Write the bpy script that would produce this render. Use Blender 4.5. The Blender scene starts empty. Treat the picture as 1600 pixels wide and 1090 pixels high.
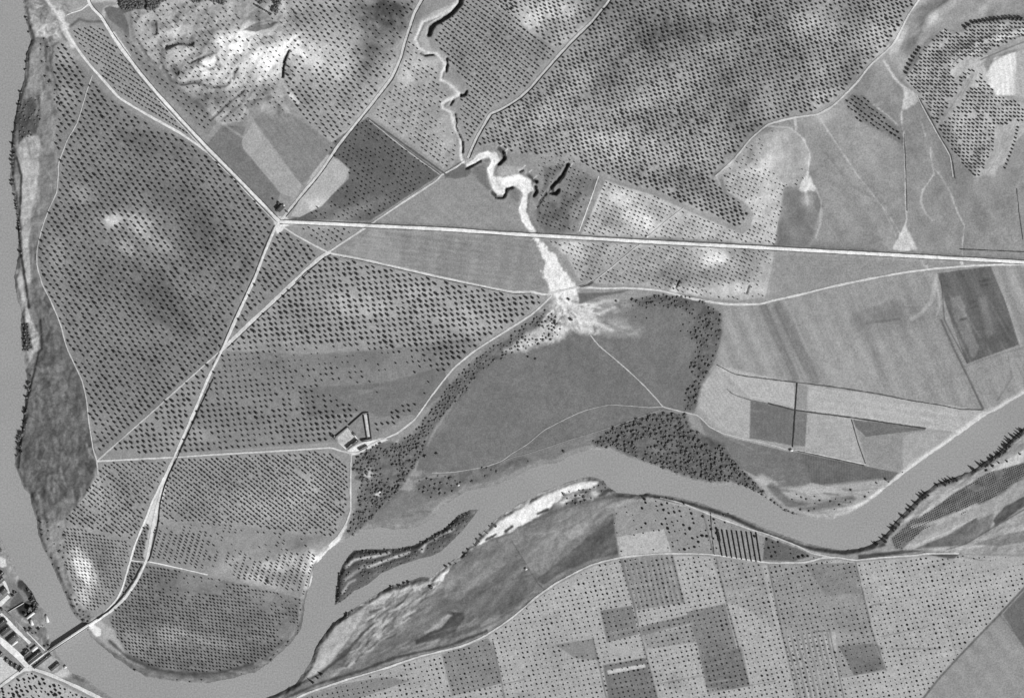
import bpy, math, random
import numpy as np
from mathutils import Vector, Matrix

random.seed(7)
rng = np.random.default_rng(11)
scene = bpy.context.scene
COL = scene.collection

# ------------------------------------------------------------------ camera, light, exposure
CAM_H = 5000.0
cam_d = bpy.data.cameras.new("camera")
cam_d.sensor_width = 36.0
cam_d.sensor_fit = 'HORIZONTAL'
cam_d.lens = 36.0 * CAM_H / 1600.0
cam_d.clip_start = 50.0
cam_d.clip_end = 60000.0
cam = bpy.data.objects.new("camera", cam_d)
cam.location = (0, 0, CAM_H)
COL.objects.link(cam)
scene.camera = cam
scene.render.resolution_x = 1024
scene.render.resolution_y = 697

SUN_EL = math.radians(42)
SX, SY = 0.79, -0.61                       # horizontal direction towards the sun (south-east)
n_ = math.hypot(SX, SY); SX /= n_; SY /= n_
world = bpy.data.worlds.new("World")
scene.world = world
world.use_nodes = True
nt = world.node_tree
nt.nodes.clear()
sky = nt.nodes.new("ShaderNodeTexSky"); sky.sky_type = 'NISHITA'; sky.sun_disc = False
sky.sun_elevation = SUN_EL
sky.sun_rotation = math.atan2(SX, SY)
bw = nt.nodes.new("ShaderNodeRGBToBW")     # black-and-white film: the sky's light is neutral
bg = nt.nodes.new("ShaderNodeBackground"); bg.inputs[1].default_value = 0.06
wo = nt.nodes.new("ShaderNodeOutputWorld")
nt.links.new(sky.outputs[0], bw.inputs[0]); nt.links.new(bw.outputs[0], bg.inputs[0]); nt.links.new(bg.outputs[0], wo.inputs[0])
sun_d = bpy.data.lights.new("sun", 'SUN'); sun_d.energy = 4.2; sun_d.angle = math.radians(0.5); sun_d.color = (1, 1, 1)
sun = bpy.data.objects.new("sun", sun_d)
sun.rotation_euler = Vector((-SX * math.cos(SUN_EL), -SY * math.cos(SUN_EL), -math.sin(SUN_EL))).to_track_quat('-Z', 'Y').to_euler()
sun.location = (500, -400, 3000)
COL.objects.link(sun)
scene.view_settings.view_transform = 'Standard'
scene.view_settings.look = 'None'
scene.view_settings.exposure = 0.0
scene.view_settings.gamma = 1.0
scene.view_settings.use_curve_mapping = False
LIGHT = 1.12                               # display-linear value of a level albedo-1 surface

def albedo(v):
    """grey value wanted (0-255) -> base colour"""
    c = np.clip(np.asarray(v, float), 0, 255) / 255.0
    lin = np.where(c <= 0.04045, c / 12.92, ((c + 0.055) / 1.055) ** 2.4)
    return np.clip(lin / LIGHT, 0.012, 0.86)

# ------------------------------------------------------------------ map grid (x east, y south in map metres)
F = 1.5
fx = np.arange(-18, 1620, F); fy = np.arange(-18, 1110, F)
def outer(a0, sgn):
    out = []; d = 3.0; p = a0
    while abs(p - a0) < 14000:
        p += sgn * d; d *= 1.16 if abs(p - a0) > 60 else 1.08; out.append(p)
    return out
gx = np.array(outer(fx[0], -1)[::-1] + list(fx) + outer(fx[-1], 1))
gy = np.array(outer(fy[0], -1)[::-1] + list(fy) + outer(fy[-1], 1))
NX, NY = len(gx), len(gy)
GX, GY = np.meshgrid(gx, gy)               # [iy, ix]
T = np.full((NY, NX), 152.0)               # soil tone
H = np.full((NY, NX), 5.0)                 # ground height
R = np.zeros((NY - 1, NX - 1), int)        # region of each face
NOTREE = np.zeros((NY, NX), bool)
cxs = 0.5 * (gx[1:] + gx[:-1]); cys = 0.5 * (gy[1:] + gy[:-1])

def W(x, y, z=0.0):
    return (x - 800.0, 545.0 - y, z)

_tabs = {}
def noise(x, y, scale, seed=0, ang=0.0, stretch=1.0):
    """smooth value noise in -1..1; ang in degrees is the direction of stretching"""
    if seed not in _tabs:
        _tabs[seed] = np.random.default_rng(seed + 100).uniform(-1, 1, (256, 256))
    tb = _tabs[seed]
    if ang or stretch != 1.0:
        c, s = math.cos(math.radians(ang)), math.sin(math.radians(ang))
        u = (x * c + y * s) / (scale * stretch); v = (-x * s + y * c) / scale
    else:
        u = x / scale; v = y / scale
    u = u + 1000.37; v = v + 1000.71
    iu = np.floor(u).astype(int); iv = np.floor(v).astype(int)
    a = u - iu; b = v - iv
    a = a * a * (3 - 2 * a); b = b * b * (3 - 2 * b)
    i0 = iu & 255; i1 = (iu + 1) & 255; j0 = iv & 255; j1 = (iv + 1) & 255
    return (tb[j0, i0] * (1 - a) + tb[j0, i1] * a) * (1 - b) + (tb[j1, i0] * (1 - a) + tb[j1, i1] * a) * b

def fbm(x, y, scale, seed=0, ang=0.0, stretch=1.0, oct=3):
    s = 0; amp = 1; tot = 0
    for o in range(oct):
        s = s + amp * noise(x, y, scale / 2 ** o, seed + o * 7, ang, stretch); tot += amp; amp *= 0.55
    return s / tot

def window(pts, m):
    p = np.asarray(pts, float)
    i0 = max(0, np.searchsorted(gx, p[:, 0].min() - m) - 1); i1 = min(NX, np.searchsorted(gx, p[:, 0].max() + m) + 1)
    j0 = max(0, np.searchsorted(gy, p[:, 1].min() - m) - 1); j1 = min(NY, np.searchsorted(gy, p[:, 1].max() + m) + 1)
    return slice(j0, j1), slice(i0, i1)

def inside(x, y, poly):
    r = np.zeros(x.shape, bool); n = len(poly)
    for k in range(n):
        x1, y1 = poly[k]; x2, y2 = poly[(k + 1) % n]
        if y1 == y2: continue
        c = ((y1 > y) != (y2 > y)) & (x < (x2 - x1) * (y - y1) / (y2 - y1) + x1)
        r ^= c
    return r

def dist(x, y, pts, closed=False):
    d = np.full(x.shape, 1e18); n = len(pts)
    for k in range(n if closed else n - 1):
        x1, y1 = pts[k]; x2, y2 = pts[(k + 1) % n]
        dx, dy = x2 - x1, y2 - y1; L = dx * dx + dy * dy + 1e-9
        t = np.clip(((x - x1) * dx + (y - y1) * dy) / L, 0, 1)
        e = (x - x1 - t * dx) ** 2 + (y - y1 - t * dy) ** 2
        np.minimum(d, e, out=d)
    return np.sqrt(d)

def sdf(x, y, poly):
    d = dist(x, y, poly, True)
    return np.where(inside(x, y, poly), -d, d)

def amask(pts, soft, wob=0.0, seed=3, ws=9):
    w = window(pts, soft + wob + 3); x, y = GX[w], GY[w]
    s = sdf(x, y, pts)
    if wob: s = s + wob * fbm(x, y, ws, seed)
    return w, np.clip(0.5 - s / max(soft, 1.0), 0, 1)

def poly(pts, tone, a=1.0, soft=1.5, wob=0.6, seed=3, ws=9):
    w, m = amask(pts, soft, wob, seed, ws)
    T[w] += (tone - T[w]) * m * a

def region(pts, rid):
    w = window(pts, 2)
    js = slice(w[0].start, min(w[0].stop, NY - 1)); is_ = slice(w[1].start, min(w[1].stop, NX - 1))
    x, y = np.meshgrid(cxs[is_], cys[js])
    m = inside(x, y, pts)
    R[js, is_][m] = rid

def stroke(pts, width, tone, a=1.0, soft=1.5, wob=0.4, seed=5):
    w = window(pts, width + soft + 3); x, y = GX[w], GY[w]
    d = dist(x, y, pts) - width / 2
    if wob: d = d + wob * fbm(x, y, 7, seed)
    m = np.clip(0.5 - d / max(soft, 1.0), 0, 1) * a
    T[w] += (tone - T[w]) * m

def blob(cx, cy, rx, ry, rot, d):
    """soft patch of paler (d>0) or darker soil"""
    m_ = 2.2 * max(rx, ry)
    w = window([(cx - m_, cy - m_), (cx + m_, cy + m_)], 0); x, y = GX[w] - cx, GY[w] - cy
    c, s = math.cos(math.radians(rot)), math.sin(math.radians(rot))
    u = (x * c + y * s) / rx; v = (-x * s + y * c) / ry
    g = u * u + v * v + 0.6 * fbm(GX[w], GY[w], 0.8 * min(rx, ry) + 2, 21) + 0.7 * fbm(GX[w], GY[w], 9, 22, 40, 1.8)
    e = np.exp(-np.clip(g, 0.0, 30)); T[w] += d * (0.45 * e + 0.55 * e * e * (3 - 2 * e)) * (1 + 0.25 * fbm(GX[w], GY[w], 6, 23))

def tex(pts, scale, amp, ang=0.0, stretch=1.0, seed=31, soft=3, oct=3):
    w, m = amask(pts, soft)
    T[w] += amp * m * fbm(GX[w], GY[w], scale, seed, ang, stretch, oct)

def stripes(pts, ang, period, amp, seed=41, soft=2):
    """plough and sowing lines"""
    w, m = amask(pts, soft)
    c, s = math.cos(math.radians(ang)), math.sin(math.radians(ang))
    v = -GX[w] * s + GY[w] * c + 1.2 * noise(GX[w], GY[w], 40, seed)
    T[w] += 1.7 * amp * m * np.sin(v * 2 * math.pi / period) * (0.6 + 0.4 * noise(GX[w], GY[w], 25, seed + 1))

def hill(cx, cy, rx, ry, rot, h):
    m_ = 2.6 * max(rx, ry)
    w = window([(cx - m_, cy - m_), (cx + m_, cy + m_)], 0); x, y = GX[w] - cx, GY[w] - cy
    c, s = math.cos(math.radians(rot)), math.sin(math.radians(rot))
    u = (x * c + y * s) / rx; v = (-x * s + y * c) / ry
    H[w] += h * np.exp(-(u * u + v * v))

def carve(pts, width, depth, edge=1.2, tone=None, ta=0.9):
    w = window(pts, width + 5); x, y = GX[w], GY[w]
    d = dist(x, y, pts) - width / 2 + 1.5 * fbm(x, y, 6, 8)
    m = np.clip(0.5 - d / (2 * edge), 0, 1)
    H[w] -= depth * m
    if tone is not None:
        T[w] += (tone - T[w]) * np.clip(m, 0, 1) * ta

# ------------------------------------------------------------------ the river
WEST_E = [(35,-10),(38,12),(41,33),(45,50),(49,62),(44,75),(41,85),(38,123),(32,140),(28,159),(24,180),(20,205),(18,231),(17,258),(16,275),(18,290),(24,321),(26,340),(28,360),(29,398),(26,415),(22,432),(24,450),(27,466),(33,483),(33,515),(34,540),(38,560),(40,578),(44,600),(40,620),(38,638),(33,673),(25,698),(23,728),(30,745),(38,763),(46,771),(51,792),(57,812),(61,838),(67,856),(80,877),(90,902),(103,931),(110,951),(120,965),(132,976),(139,990),(154,1005),(180,1026),(205,1044),(231,1057),(270,1064),(321,1067),(360,1059),(400,1049),(423,1033),(451,1008),(469,985),(474,964),(477,936),(485,913),(491,884),(500,874),(512,860),(526,849),(552,838),(567,828),(595,823),(618,827),(640,825),(657,820),(677,808),(690,792),(708,779),(731,766),(760,761),(780,755),(800,747),(823,735),(846,725),(872,723),(885,714),(903,707),(928,702),(959,703),(977,712),(1000,720),(1031,730),(1059,743),(1083,751),(1116,757),(1144,757),(1172,766),(1200,780),(1223,797),(1251,806),(1277,810),(1303,810),(1323,804),(1344,792),(1364,779),(1385,761),(1406,746),(1423,731),(1444,717),(1465,703),(1495,681),(1521,663),(1542,647),(1562,638),(1600,615)]
SOUTH_E = [(1600,668),(1580,686),(1560,707),(1539,721),(1516,736),(1493,745),(1462,756),(1447,766),(1426,787),(1413,799),(1400,814),(1390,827),(1377,841),(1359,851),(1339,857),(1316,859),(1290,855),(1259,848),(1231,838),(1200,827),(1178,817),(1154,807),(1118,794),(1090,784),(1057,776),(1031,772),(1011,770),(998,773),(964,769),(949,760),(944,751),(928,745),(913,745),(877,757),(846,769),(823,781),(800,794),(775,810),(760,825),(744,843),(729,859),(708,874),(683,892),(672,903),(660,900),(644,905),(624,913),(614,913),(590,926),(559,946),(544,956),(518,974),(503,995),(492,1013),(487,1031),(474,1051),(462,1067),(439,1080),(415,1090)]
WEST_W = [(185,1096),(170,1086),(154,1075),(134,1059),(110,1050),(98,1033),(90,1022),(84,1010),(78,998),(74,985),(70,977),(76,968),(72,955),(59,944),(49,923),(40,912),(31,903),(23,884),(10,859),(0,836)]
RIVER = ([(40,-400),(36,-120)] + WEST_E + [(1680,575),(1800,530),(2000,520),(2600,540)] + [(2600,640),(2000,610),(1800,600),(1680,628)] + SOUTH_E
         + [(400,1100),(330,1150),(300,1250),(340,1600),(240,1600),(190,1250),(195,1130)] + WEST_W + [(-40,800),(-90,700),(-110,400),(-100,100),(-80,-120),(-90,-400)])
ISLAND = [(523,945),(526,913),(528,900),(534,884),(544,869),(554,859),(580,857),(598,858),(623,856),(647,851),(672,838),(695,824),(708,812),(716,804),(734,797),(748,796),(744,802),(735,813),(724,828),(703,848),(690,861),(672,869),(657,872),(626,882),(595,896),(575,913),(554,923),(539,936)]

riv = window([(-120, -400), (2600, 1600)], 40)
xs, ys = GX[riv], GY[riv]
RS = np.full(GX.shape, 400.0)
r0 = sdf(xs, ys, RIVER)
isl = sdf(xs, ys, ISLAND)
rs = np.maximum(r0, -isl)                  # inside river (negative) except on the island
rs = rs + 1.3 * fbm(xs, ys, 8, 13) + 0.6 * noise(xs, ys, 3.5, 14)
RS[riv] = rs
del r0, isl, rs, xs, ys

# ------------------------------------------------------------------ groves and fields: soil tones
G1 = [(86,70),(93,66),(104,72),(125,98),(142,118),(165,147),(200,172),(250,200),(300,224),(335,248),(380,291),(422,335),(430,354),(398,425),(345,545),(300,590),(156,712),(142,655),(139,635),(131,600),(118,570),(105,535),(96,505),(82,470),(68,440),(60,414),(60,388),(69,350),(79,327),(89,304),(93,272),(88,235),(85,210),(93,185),(88,150),(85,110)]
G2 = [(112,52),(125,42),(160,42),(178,65),(200,95),(228,130),(262,170),(300,213),(322,235),(283,208),(231,178),(188,150),(164,124),(140,96),(122,68)]
G3W = [(205,15),(235,8),(250,0),(420,0),(455,-5),(470,60),(445,75),(452,110),(440,130),(445,160),(455,178),(440,180),(415,160),(398,170),(380,190),(350,195),(335,183),(300,150),(260,120),(235,90),(215,70),(210,45)]
G3E = [(452,0),(658,0),(640,40),(625,90),(610,120),(580,160),(552,195),(525,226),(500,210),(470,180),(450,150),(445,115),(445,75),(468,55)]
G4 = [(185,40),(205,60),(230,95),(265,128),(310,160),(340,190),(325,212),(290,175),(255,140),(225,110),(200,75)]
G5 = [(642,50),(650,35),(648,62),(660,82),(684,92),(686,125),(700,150),(688,172),(704,185),(712,215),(719,240),(700,268),(580,182),(620,130),(632,92)]
G6 = [(573,185),(640,235),(690,272),(578,345),(455,343),(505,318),(545,280),(546,265),(502,235)]
G7 = [(728,-20),(800,-20),(810,30),(870,80),(848,108),(815,145),(770,170),(750,200),(735,230),(727,215),(716,180),(722,150),(735,140),(700,95),(678,62),(690,38),(712,22)]
G7B = [(735,-20),(950,-20),(945,-2),(923,34),(890,62),(870,78),(830,50),(800,25),(770,8)]
G8 = [(960,-20),(1480,-20),(1434,2),(1416,25),(1392,68),(1358,100),(1314,148),(1276,174),(1240,180),(1200,190),(1170,214),(1145,245),(1118,270),(1122,280),(1130,300),(1160,318),(1170,335),(1158,358),(1140,350),(1075,322),(1020,298),(990,292),(940,275),(915,262),(895,245),(840,245),(800,240),(775,225),(755,228),(742,240),(757,205),(775,178),(815,158),(850,122),(895,72),(928,38)]
G9 = [(1410,125),(1425,110),(1440,80),(1465,55),(1475,45),(1490,55),(1503,50),(1515,38),(1560,32),(1640,30),(1640,62),(1600,60),(1545,82),(1510,110),(1530,110),(1560,150),(1590,160),(1640,170),(1640,160),(1588,220),(1570,255),(1535,275),(1520,278),(1485,235),(1470,210),(1450,175),(1435,150)]
G10 = [(946,282),(985,295),(1020,305),(1075,330),(1140,358),(1158,366),(1172,358),(1178,335),(1165,318),(1135,300),(1128,275),(1170,262),(1205,265),(1227,290),(1224,330),(1212,384),(1150,380),(1000,372),(908,367)]
G10S = [(855,376),(1000,383),(1208,392),(1205,420),(1195,465),(1150,470),(1085,462),(1000,446),(945,444),(905,440),(885,400)]
G10W = [(850,262),(890,255),(932,280),(918,320),(900,364),(850,360),(838,345),(838,310),(850,290)]
G11 = [(455,353),(572,356),(520,385),(505,392),(490,380)]
G12 = [(438,358),(487,384),(503,396),(470,425),(400,490),(360,525),(355,535),(402,430)]
G13 = [(515,402),(605,419),(683,437),(760,453),(848,463),(860,472),(845,478),(800,507),(757,533),(735,552),(708,573),(677,612),(640,648),(600,676),(585,680),(578,645),(565,643),(545,660),(520,682),(512,696),(400,702),(275,711),(300,655),(326,595),(352,545),(400,500),(450,455),(500,408)]
G14A = [(158,722),(268,718),(255,745),(228,805),(212,845),(150,830),(100,815),(118,790),(150,750)]
G14B = [(100,818),(212,848),(203,874),(188,920),(175,938),(152,955),(130,950),(112,915),(103,880),(102,850)]
G14C = [(230,815),(237,820),(226,874),(212,905),(190,935),(196,905),(205,876),(214,845)]
G15 = [(275,718),(400,710),(510,704),(530,712),(545,725),(546,790),(530,818),(525,838),(470,835),(380,820),(300,815),(245,822),(252,775)]
G16N = [(240,822),(330,815),(480,838),(520,850),(497,880),(478,930),(400,910),(325,893),(232,872),(236,850)]
G16 = [(228,880),(325,900),(400,916),(474,935),(471,975),(440,1008),(420,1026),(400,1036),(350,1048),(310,1052),(270,1048),(230,1040),(200,1022),(185,1000),(170,965),(196,935),(214,908)]
G17 = [(470,1092),(544,1063),(606,1045),(657,1027),(721,1012),(760,994),(800,968),(839,935),(872,912),(923,885),(970,873),(1031,867),(1108,868),(1200,882),(1257,881),(1308,873),(1336,878),(1426,870),(1500,866),(1640,870),(1640,895),(1600,915),(1500,1020),(1440,1090),(1400,1140),(460,1140)]
G17N = [(955,790),(1010,776),(1057,780),(1118,800),(1172,828),(1240,852),(1290,872),(1200,874),(1108,862),(1031,860),(970,866),(960,835)]
G18 = [(1330,148),(1350,150),(1372,172),(1395,195),(1412,215),(1410,228),(1385,210),(1340,190),(1318,162)]
G19 = [(1392,839),(1411,824),(1422,813),(1442,804),(1490,770),(1541,738),(1600,722),(1640,706),(1640,728),(1600,744),(1585,755),(1554,776),(1522,790),(1509,800),(1468,817),(1445,826),(1437,833),(1410,857),(1398,856)]
G20 = [(0,1075),(30,1058),(46,1048),(80,1060),(125,1082),(160,1100),(160,1140),(-30,1140),(-30,1090)]
WOOD_P = [(925,690),(960,668),(1000,652),(1040,642),(1072,648),(1080,668),(1100,680),(1130,695),(1140,715),(1150,725),(1180,755),(1195,770),(1170,762),(1140,752),(1110,752),(1080,746),(1050,736),(1020,722),(985,712),(960,700),(930,698)]
RIM_P = [(1085,465),(1110,478),(1126,492),(1127,520),(1116,560),(1100,595),(1092,610),(1085,640),(1070,640),(1072,615),(1085,590),(1078,575),(1088,540),(1075,520),(1090,505),(1080,490),(1060,480),(1000,478),(985,470),(1030,460)]
LEVEE_P = [(860,478),(880,520),(860,532),(800,552),(750,580),(730,610),(700,640),(668,680),(650,700),(636,706),(610,700),(640,680),(655,665),(680,632),(712,590),(745,560),(790,528),(835,498)]
FARMW_P = [(575,700),(600,690),(640,695),(665,690),(660,710),(640,740),(620,770),(600,790),(575,815),(560,830),(540,842),(548,815),(558,790),(566,750),(548,725)]
FLOOD = [(36,0),(70,0),(95,45),(85,66),(84,110),(92,150),(92,185),(84,212),(88,240),(92,272),(88,300),(76,327),(66,355),(58,388),(58,414),(66,445),(80,470),(95,506),(104,540),(128,595),(138,655),(146,700),(154,722),(148,750),(128,783),(105,812),(102,850),(104,885),(112,915),(132,952),(150,958),(132,976),(103,931),(80,877),(61,838),(50,790),(25,728),(36,640),(42,600),(34,530),(22,432),(28,370),(16,275),(28,159),(49,62)]
BIGF = [(905,462),(950,470),(1040,462),(1090,470),(1122,488),(1128,520),(1118,560),(1095,600),(1085,645),(1035,640),(900,700),(840,725),(790,735),(700,780),(650,800),(580,822),(590,800),(620,770),(650,735),(660,700),(690,640),(720,600),(760,562),(800,548),(850,530),(885,505)]
EAST = [(1130,478),(1200,474),(1290,455),(1400,430),(1460,424),(1550,414),(1640,412),(1640,590),(1600,612),(1560,636),(1535,640),(1480,630),(1400,618),(1300,604),(1240,598),(1120,570),(1132,520)]
EASTN = [(1225,290),(1262,270),(1277,182),(1316,155),(1360,105),(1385,92),(1415,135),(1450,175),(1485,235),(1520,280),(1600,260),(1640,255),(1640,405),(1400,392),(1210,382)]
HALFM = [(1118,275),(1147,249),(1172,220),(1200,199),(1233,202),(1254,216),(1264,240),(1262,275),(1250,292),(1228,292),(1205,265),(1170,262),(1128,272)]
NETOP = [(1437,0),(1640,-20),(1640,28),(1560,30),(1510,36),(1498,52),(1475,44),(1440,78),(1408,125),(1395,85),(1420,26)]
FIELDA = [(513,396),(577,354),(700,362),(835,370),(858,415),(860,450),(800,455),(683,430),(605,412)]
FIELDB = [(580,351),(690,285),(728,262),(760,282),(790,308),(800,300),(815,335),(833,364),(700,357)]
SOUTHB = [(462,1067),(490,1030),(505,995),(545,956),(590,927),(640,908),(675,903),(730,860),(775,812),(850,770),(930,748),(1000,772),(960,790),(968,868),(923,881),(872,908),(839,931),(800,963),(760,990),(721,1008),(657,1023),(606,1041),(544,1059),(480,1080),(440,1088)]
SEB = [(1340,858),(1377,843),(1400,816),(1447,768),(1516,738),(1560,708),(1600,669),(1640,650),(1640,865),(1500,864),(1380,868)]
LOWF = [(1120,570),(1240,597),(1300,606),(1400,620),(1480,632),(1535,642),(1556,642),(1521,662),(1465,702),(1406,744),(1364,778),(1323,803),(1277,808),(1223,795),(1172,765),(1144,755),(1130,720),(1108,668),(1090,648),(1090,615)]

# ------------------------------------------------------------------ relief
for a_ in [(280,60,70,40,10,6),(420,70,90,55,-20,9),(470,90,50,40,0,5),(205,350,60,50,20,4),(800,30,70,50,-30,5),(880,30,40,50,0,4),
           (960,190,140,60,-10,4),(1180,250,60,40,30,3),(1240,60,90,60,0,5),(1540,120,80,60,-30,10),(1590,40,60,40,0,6),(1120,310,60,30,20,4),
           (980,330,50,40,20,3),(1100,410,60,25,10,4),(1180,440,30,30,0,3),(330,110,60,30,-30,6),(580,90,40,70,10,3)]:
    hill(*a_)
H += 0.8 * fbm(GX, GY, 120, 51)
def relief(P, amp, sc, seed, soft=24):
    w, m = amask(P, soft); H[w] += m * (amp * fbm(GX[w], GY[w], sc, seed) + 0.0)
relief(G3W, 9, 46, 301); relief(G3W, 2.2, 15, 302, 10); relief(G3E, 5, 60, 303); relief(G8, 5, 75, 304); relief(G8, 1.2, 20, 310); relief(G9, 5, 50, 305, 12); relief(G9, 1.2, 14, 306, 8)
relief(G10, 4, 40, 307, 10); relief(G10S, 3.5, 40, 308, 10); relief(HALFM, 5, 45, 309, 12); relief(NETOP, 7, 60, 311, 12); relief(EASTN, 2.5, 50, 312); relief(G7B, 3, 40, 313, 8)
relief(G5, 3, 35, 314, 8); relief(SEB, 1.6, 14, 315, 6); relief(SOUTHB, 1.6, 14, 316, 6); relief(FLOOD, 1.8, 10, 317, 4); relief(G14A, 1.5, 30, 318, 8); relief(G1, 3, 120, 319, 10); relief(G10W, 4, 30, 320, 10)
# big undulations beyond the map
far_d = np.maximum(np.maximum(-40 - GX, GX - 1640), np.maximum(-40 - GY, GY - 1130))
H += np.clip(far_d / 600.0, 0, 1) * (10 * fbm(GX, GY, 900, 61) + 6)

poly([(-60,-60),(1660,-60),(1660,1150),(-60,1150)], 152, soft=60)
def ground(p, tone, rid, amp=8, sc=30, ang=0, st=1.0, soft=1.5, seed=31):
    poly(p, tone, soft=soft); region(p, rid)
    tex(p, sc, amp, ang, st, seed)

REG = {}
def reg(name, label):
    REG[len(REG) + 1] = (name, label); return len(REG)

r_flood = reg("floodplain", "scrubby pale and dark floodplain strip along the left river bank")
ground(FLOOD, 138, r_flood, 26, 14, 80, 2.5)
for nm, P, tone, amp, lab in [
    ("grove_floor", G1, 138, 6, "grey soil under the largest grove, left of the white road star"),
    ("grove_floor", G2, 158, 5, "soil of the narrow wedge grove between two white roads, upper left"),
    ("hillside", G3W, 176, 12, "pale eroded hillside soil with sparse trees at the upper left"),
    ("hillside", G3E, 168, 10, "mottled hillside soil left of the road leading up to the top edge"),
    ("grove_floor", G4, 140, 8, "dark strip of grove soil along the upper left highway"),
    ("grove_floor", G5, 170, 8, "pale grove soil between the upward road and the winding gully"),
    ("grove_floor", G6, 106, 5, "dark ploughed ground with small trees above the long straight road"),
    ("grove_floor", G7, 160, 6, "grove soil with diagonal tree rows right of the winding gully"),
    ("grove_floor", G7B, 172, 8, "pale grove soil at the top edge above the curved lane"),
    ("grove_floor", G8, 160, 9, "soil under the wide dense grove at the top centre"),
    ("hillside", G9, 178, 9, "pale hillside soil of the terraced grove at the upper right"),
    ("grove_floor", G10, 190, 8, "pale grove soil above the long straight road, right of the wash"),
    ("grove_floor", G10S, 174, 8, "grove soil below the long straight road, right of the wash"),
    ("grove_floor", G10W, 134, 7, "dark grove soil right beside the white wash above the road"),
    ("grove_floor", G11, 150, 5, "small triangle of grove soil right of the road star"),
    ("grove_floor", G12, 146, 5, "grove soil between the two roads leading down from the road star"),
    ("grove_floor", G13, 163, 7, "soil under the central grove left of the gravel fan"),
    ("grove_floor", G14A, 156, 8, "soil of the small grove below the left track junction"),
    ("grove_floor", G14B, 154, 9, "soil of the tight grove beside the left river above the bridge"),
    ("grove_floor", G14C, 135, 5, "sliver of grove soil between the two forks of the bridge road"),
    ("grove_floor", G15, 160, 6, "soil of the grove of slanting rows below the farm track"),
    ("grove_floor", G16N, 150, 8, "soil of the grove with column rows near the river bend"),
    ("grove_floor", G16, 136, 8, "dark soil of the rounded grove in the bottom left river bend"),
    ("orchard_floor", G17, 176, 6, "pale soil of the dotted orchards across the bottom"),
    ("orchard_floor", G17N, 152, 7, "orchard soil between the river and the lower lane"),
    ("field", BIGF, 121, 5, "large dark smooth field inside the river bend"),
    ("field", EAST, 158, 6, "grey striped field right of the wooded rim"),
    ("field", EASTN, 150, 7, "broad grey field above the long straight road at the right"),
    ("field", HALFM, 172, 10, "pale half moon shaped field at the upper right"),
    ("field", NETOP, 162, 8, "bare grey slope at the top right corner"),
    ("field", FIELDA, 146, 6, "grey ploughed field just below the long straight road"),
    ("field", FIELDB, 152, 5, "grey triangular field between the straight road and the white wash"),
    ("riverbank", SOUTHB, 132, 14, "streaky sand and scrub bank below the river"),
    ("riverbank", SEB, 158, 12, "streaky sand bank at the lower right river bend"),
    ("field", LOWF, 168, 8, "pale low fields inside the right river bend"),
    ("grove_floor", G18, 128, 5, "small dark slanting strip of trees at the upper right"),
]:
    rid = reg(nm, lab)
    ground(P, tone, rid, amp, 34, 0, 1.0, seed=31 + rid); tex(P, 6, 4, seed=200 + rid)

poly([(352,548),(480,553),(600,545),(735,528),(752,545),(700,580),(640,648),(590,682),(520,690),(400,700),(275,708),(300,655),(326,595)], 138, 0.85, 2)
poly([(470,606),(600,598),(692,572),(705,605),(650,648),(590,650),(575,642),(480,652)], 122, 0.85, 2)
poly([(526,684),(544,668),(560,686),(548,696),(541,699),(532,693)], 200, 0.95, 1.2)
poly([(546,667),(567,648),(573,684),(562,686)], 138, 0.95, 1.2)
poly([(569,647),(575,646),(580,684),(575,685)], 215, 0.95, 1.2)
for q_ in [[(536,680),(545,686)],[(542,676),(548,684)],[(533,686),(540,690)]]: stroke(q_, 1.3, 150, 0.7)
stroke([(400,560),(480,553),(600,546),(700,534)], 1.4, 160, 0.5)
# --- field mosaic
def fld(p, tone, amp=4, ang=0, per=0, sa=0, soft=1.3, lab=None):
    poly(p, tone, soft=soft, wob=0.5); tex(p, 22, amp)
    if per: stripes(p, ang, per, sa)
    if lab: region(p, reg("field", lab))
fld([(505,238),(530,250),(546,265),(540,282),(503,322),(468,340),(455,338)], 182, 4, 125, 5, 3, lab="pale wedge field on the right side of the road rising from the road star")
fld([(322,228),(348,196),(384,198),(378,226),(438,302),(432,328),(428,335),(376,277)], 124, 4, lab="dark field left of the road star, next to the upper highway")
fld([(378,222),(396,190),(472,290),(460,310),(438,301),(380,232)], 168, 4, 50, 6, 2, lab="pale kite shaped field above the roadside house")
fld([(397,188),(420,165),(458,180),(524,228),(472,290)], 138, 6, 50, 8, 3, lab="grey field between the pale kite field and the rising road")
fld([(380,160),(425,150),(452,180),(425,165),(398,186)], 150, 8)
fld([(545,395),(580,358),(600,362),(640,420),(605,412)], 158, 5, 5, 5, 3)
stripes(FIELDA, 8, 9, 3.5); stripes(FIELDA, 100, 31, 4); stripes(FIELDB, 35, 13, 2.5)
# NE bare slope
stroke([(1470,-5),(1445,15),(1430,35),(1425,60),(1422,80)], 17, 132, 0.9, 6)
stroke([(1480,0),(1455,18),(1441,30),(1438,50)], 5, 112, 0.7, 4)
blob(1458,30,9,13,30,55)
stripes(NETOP, -35, 34, 7)
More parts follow.
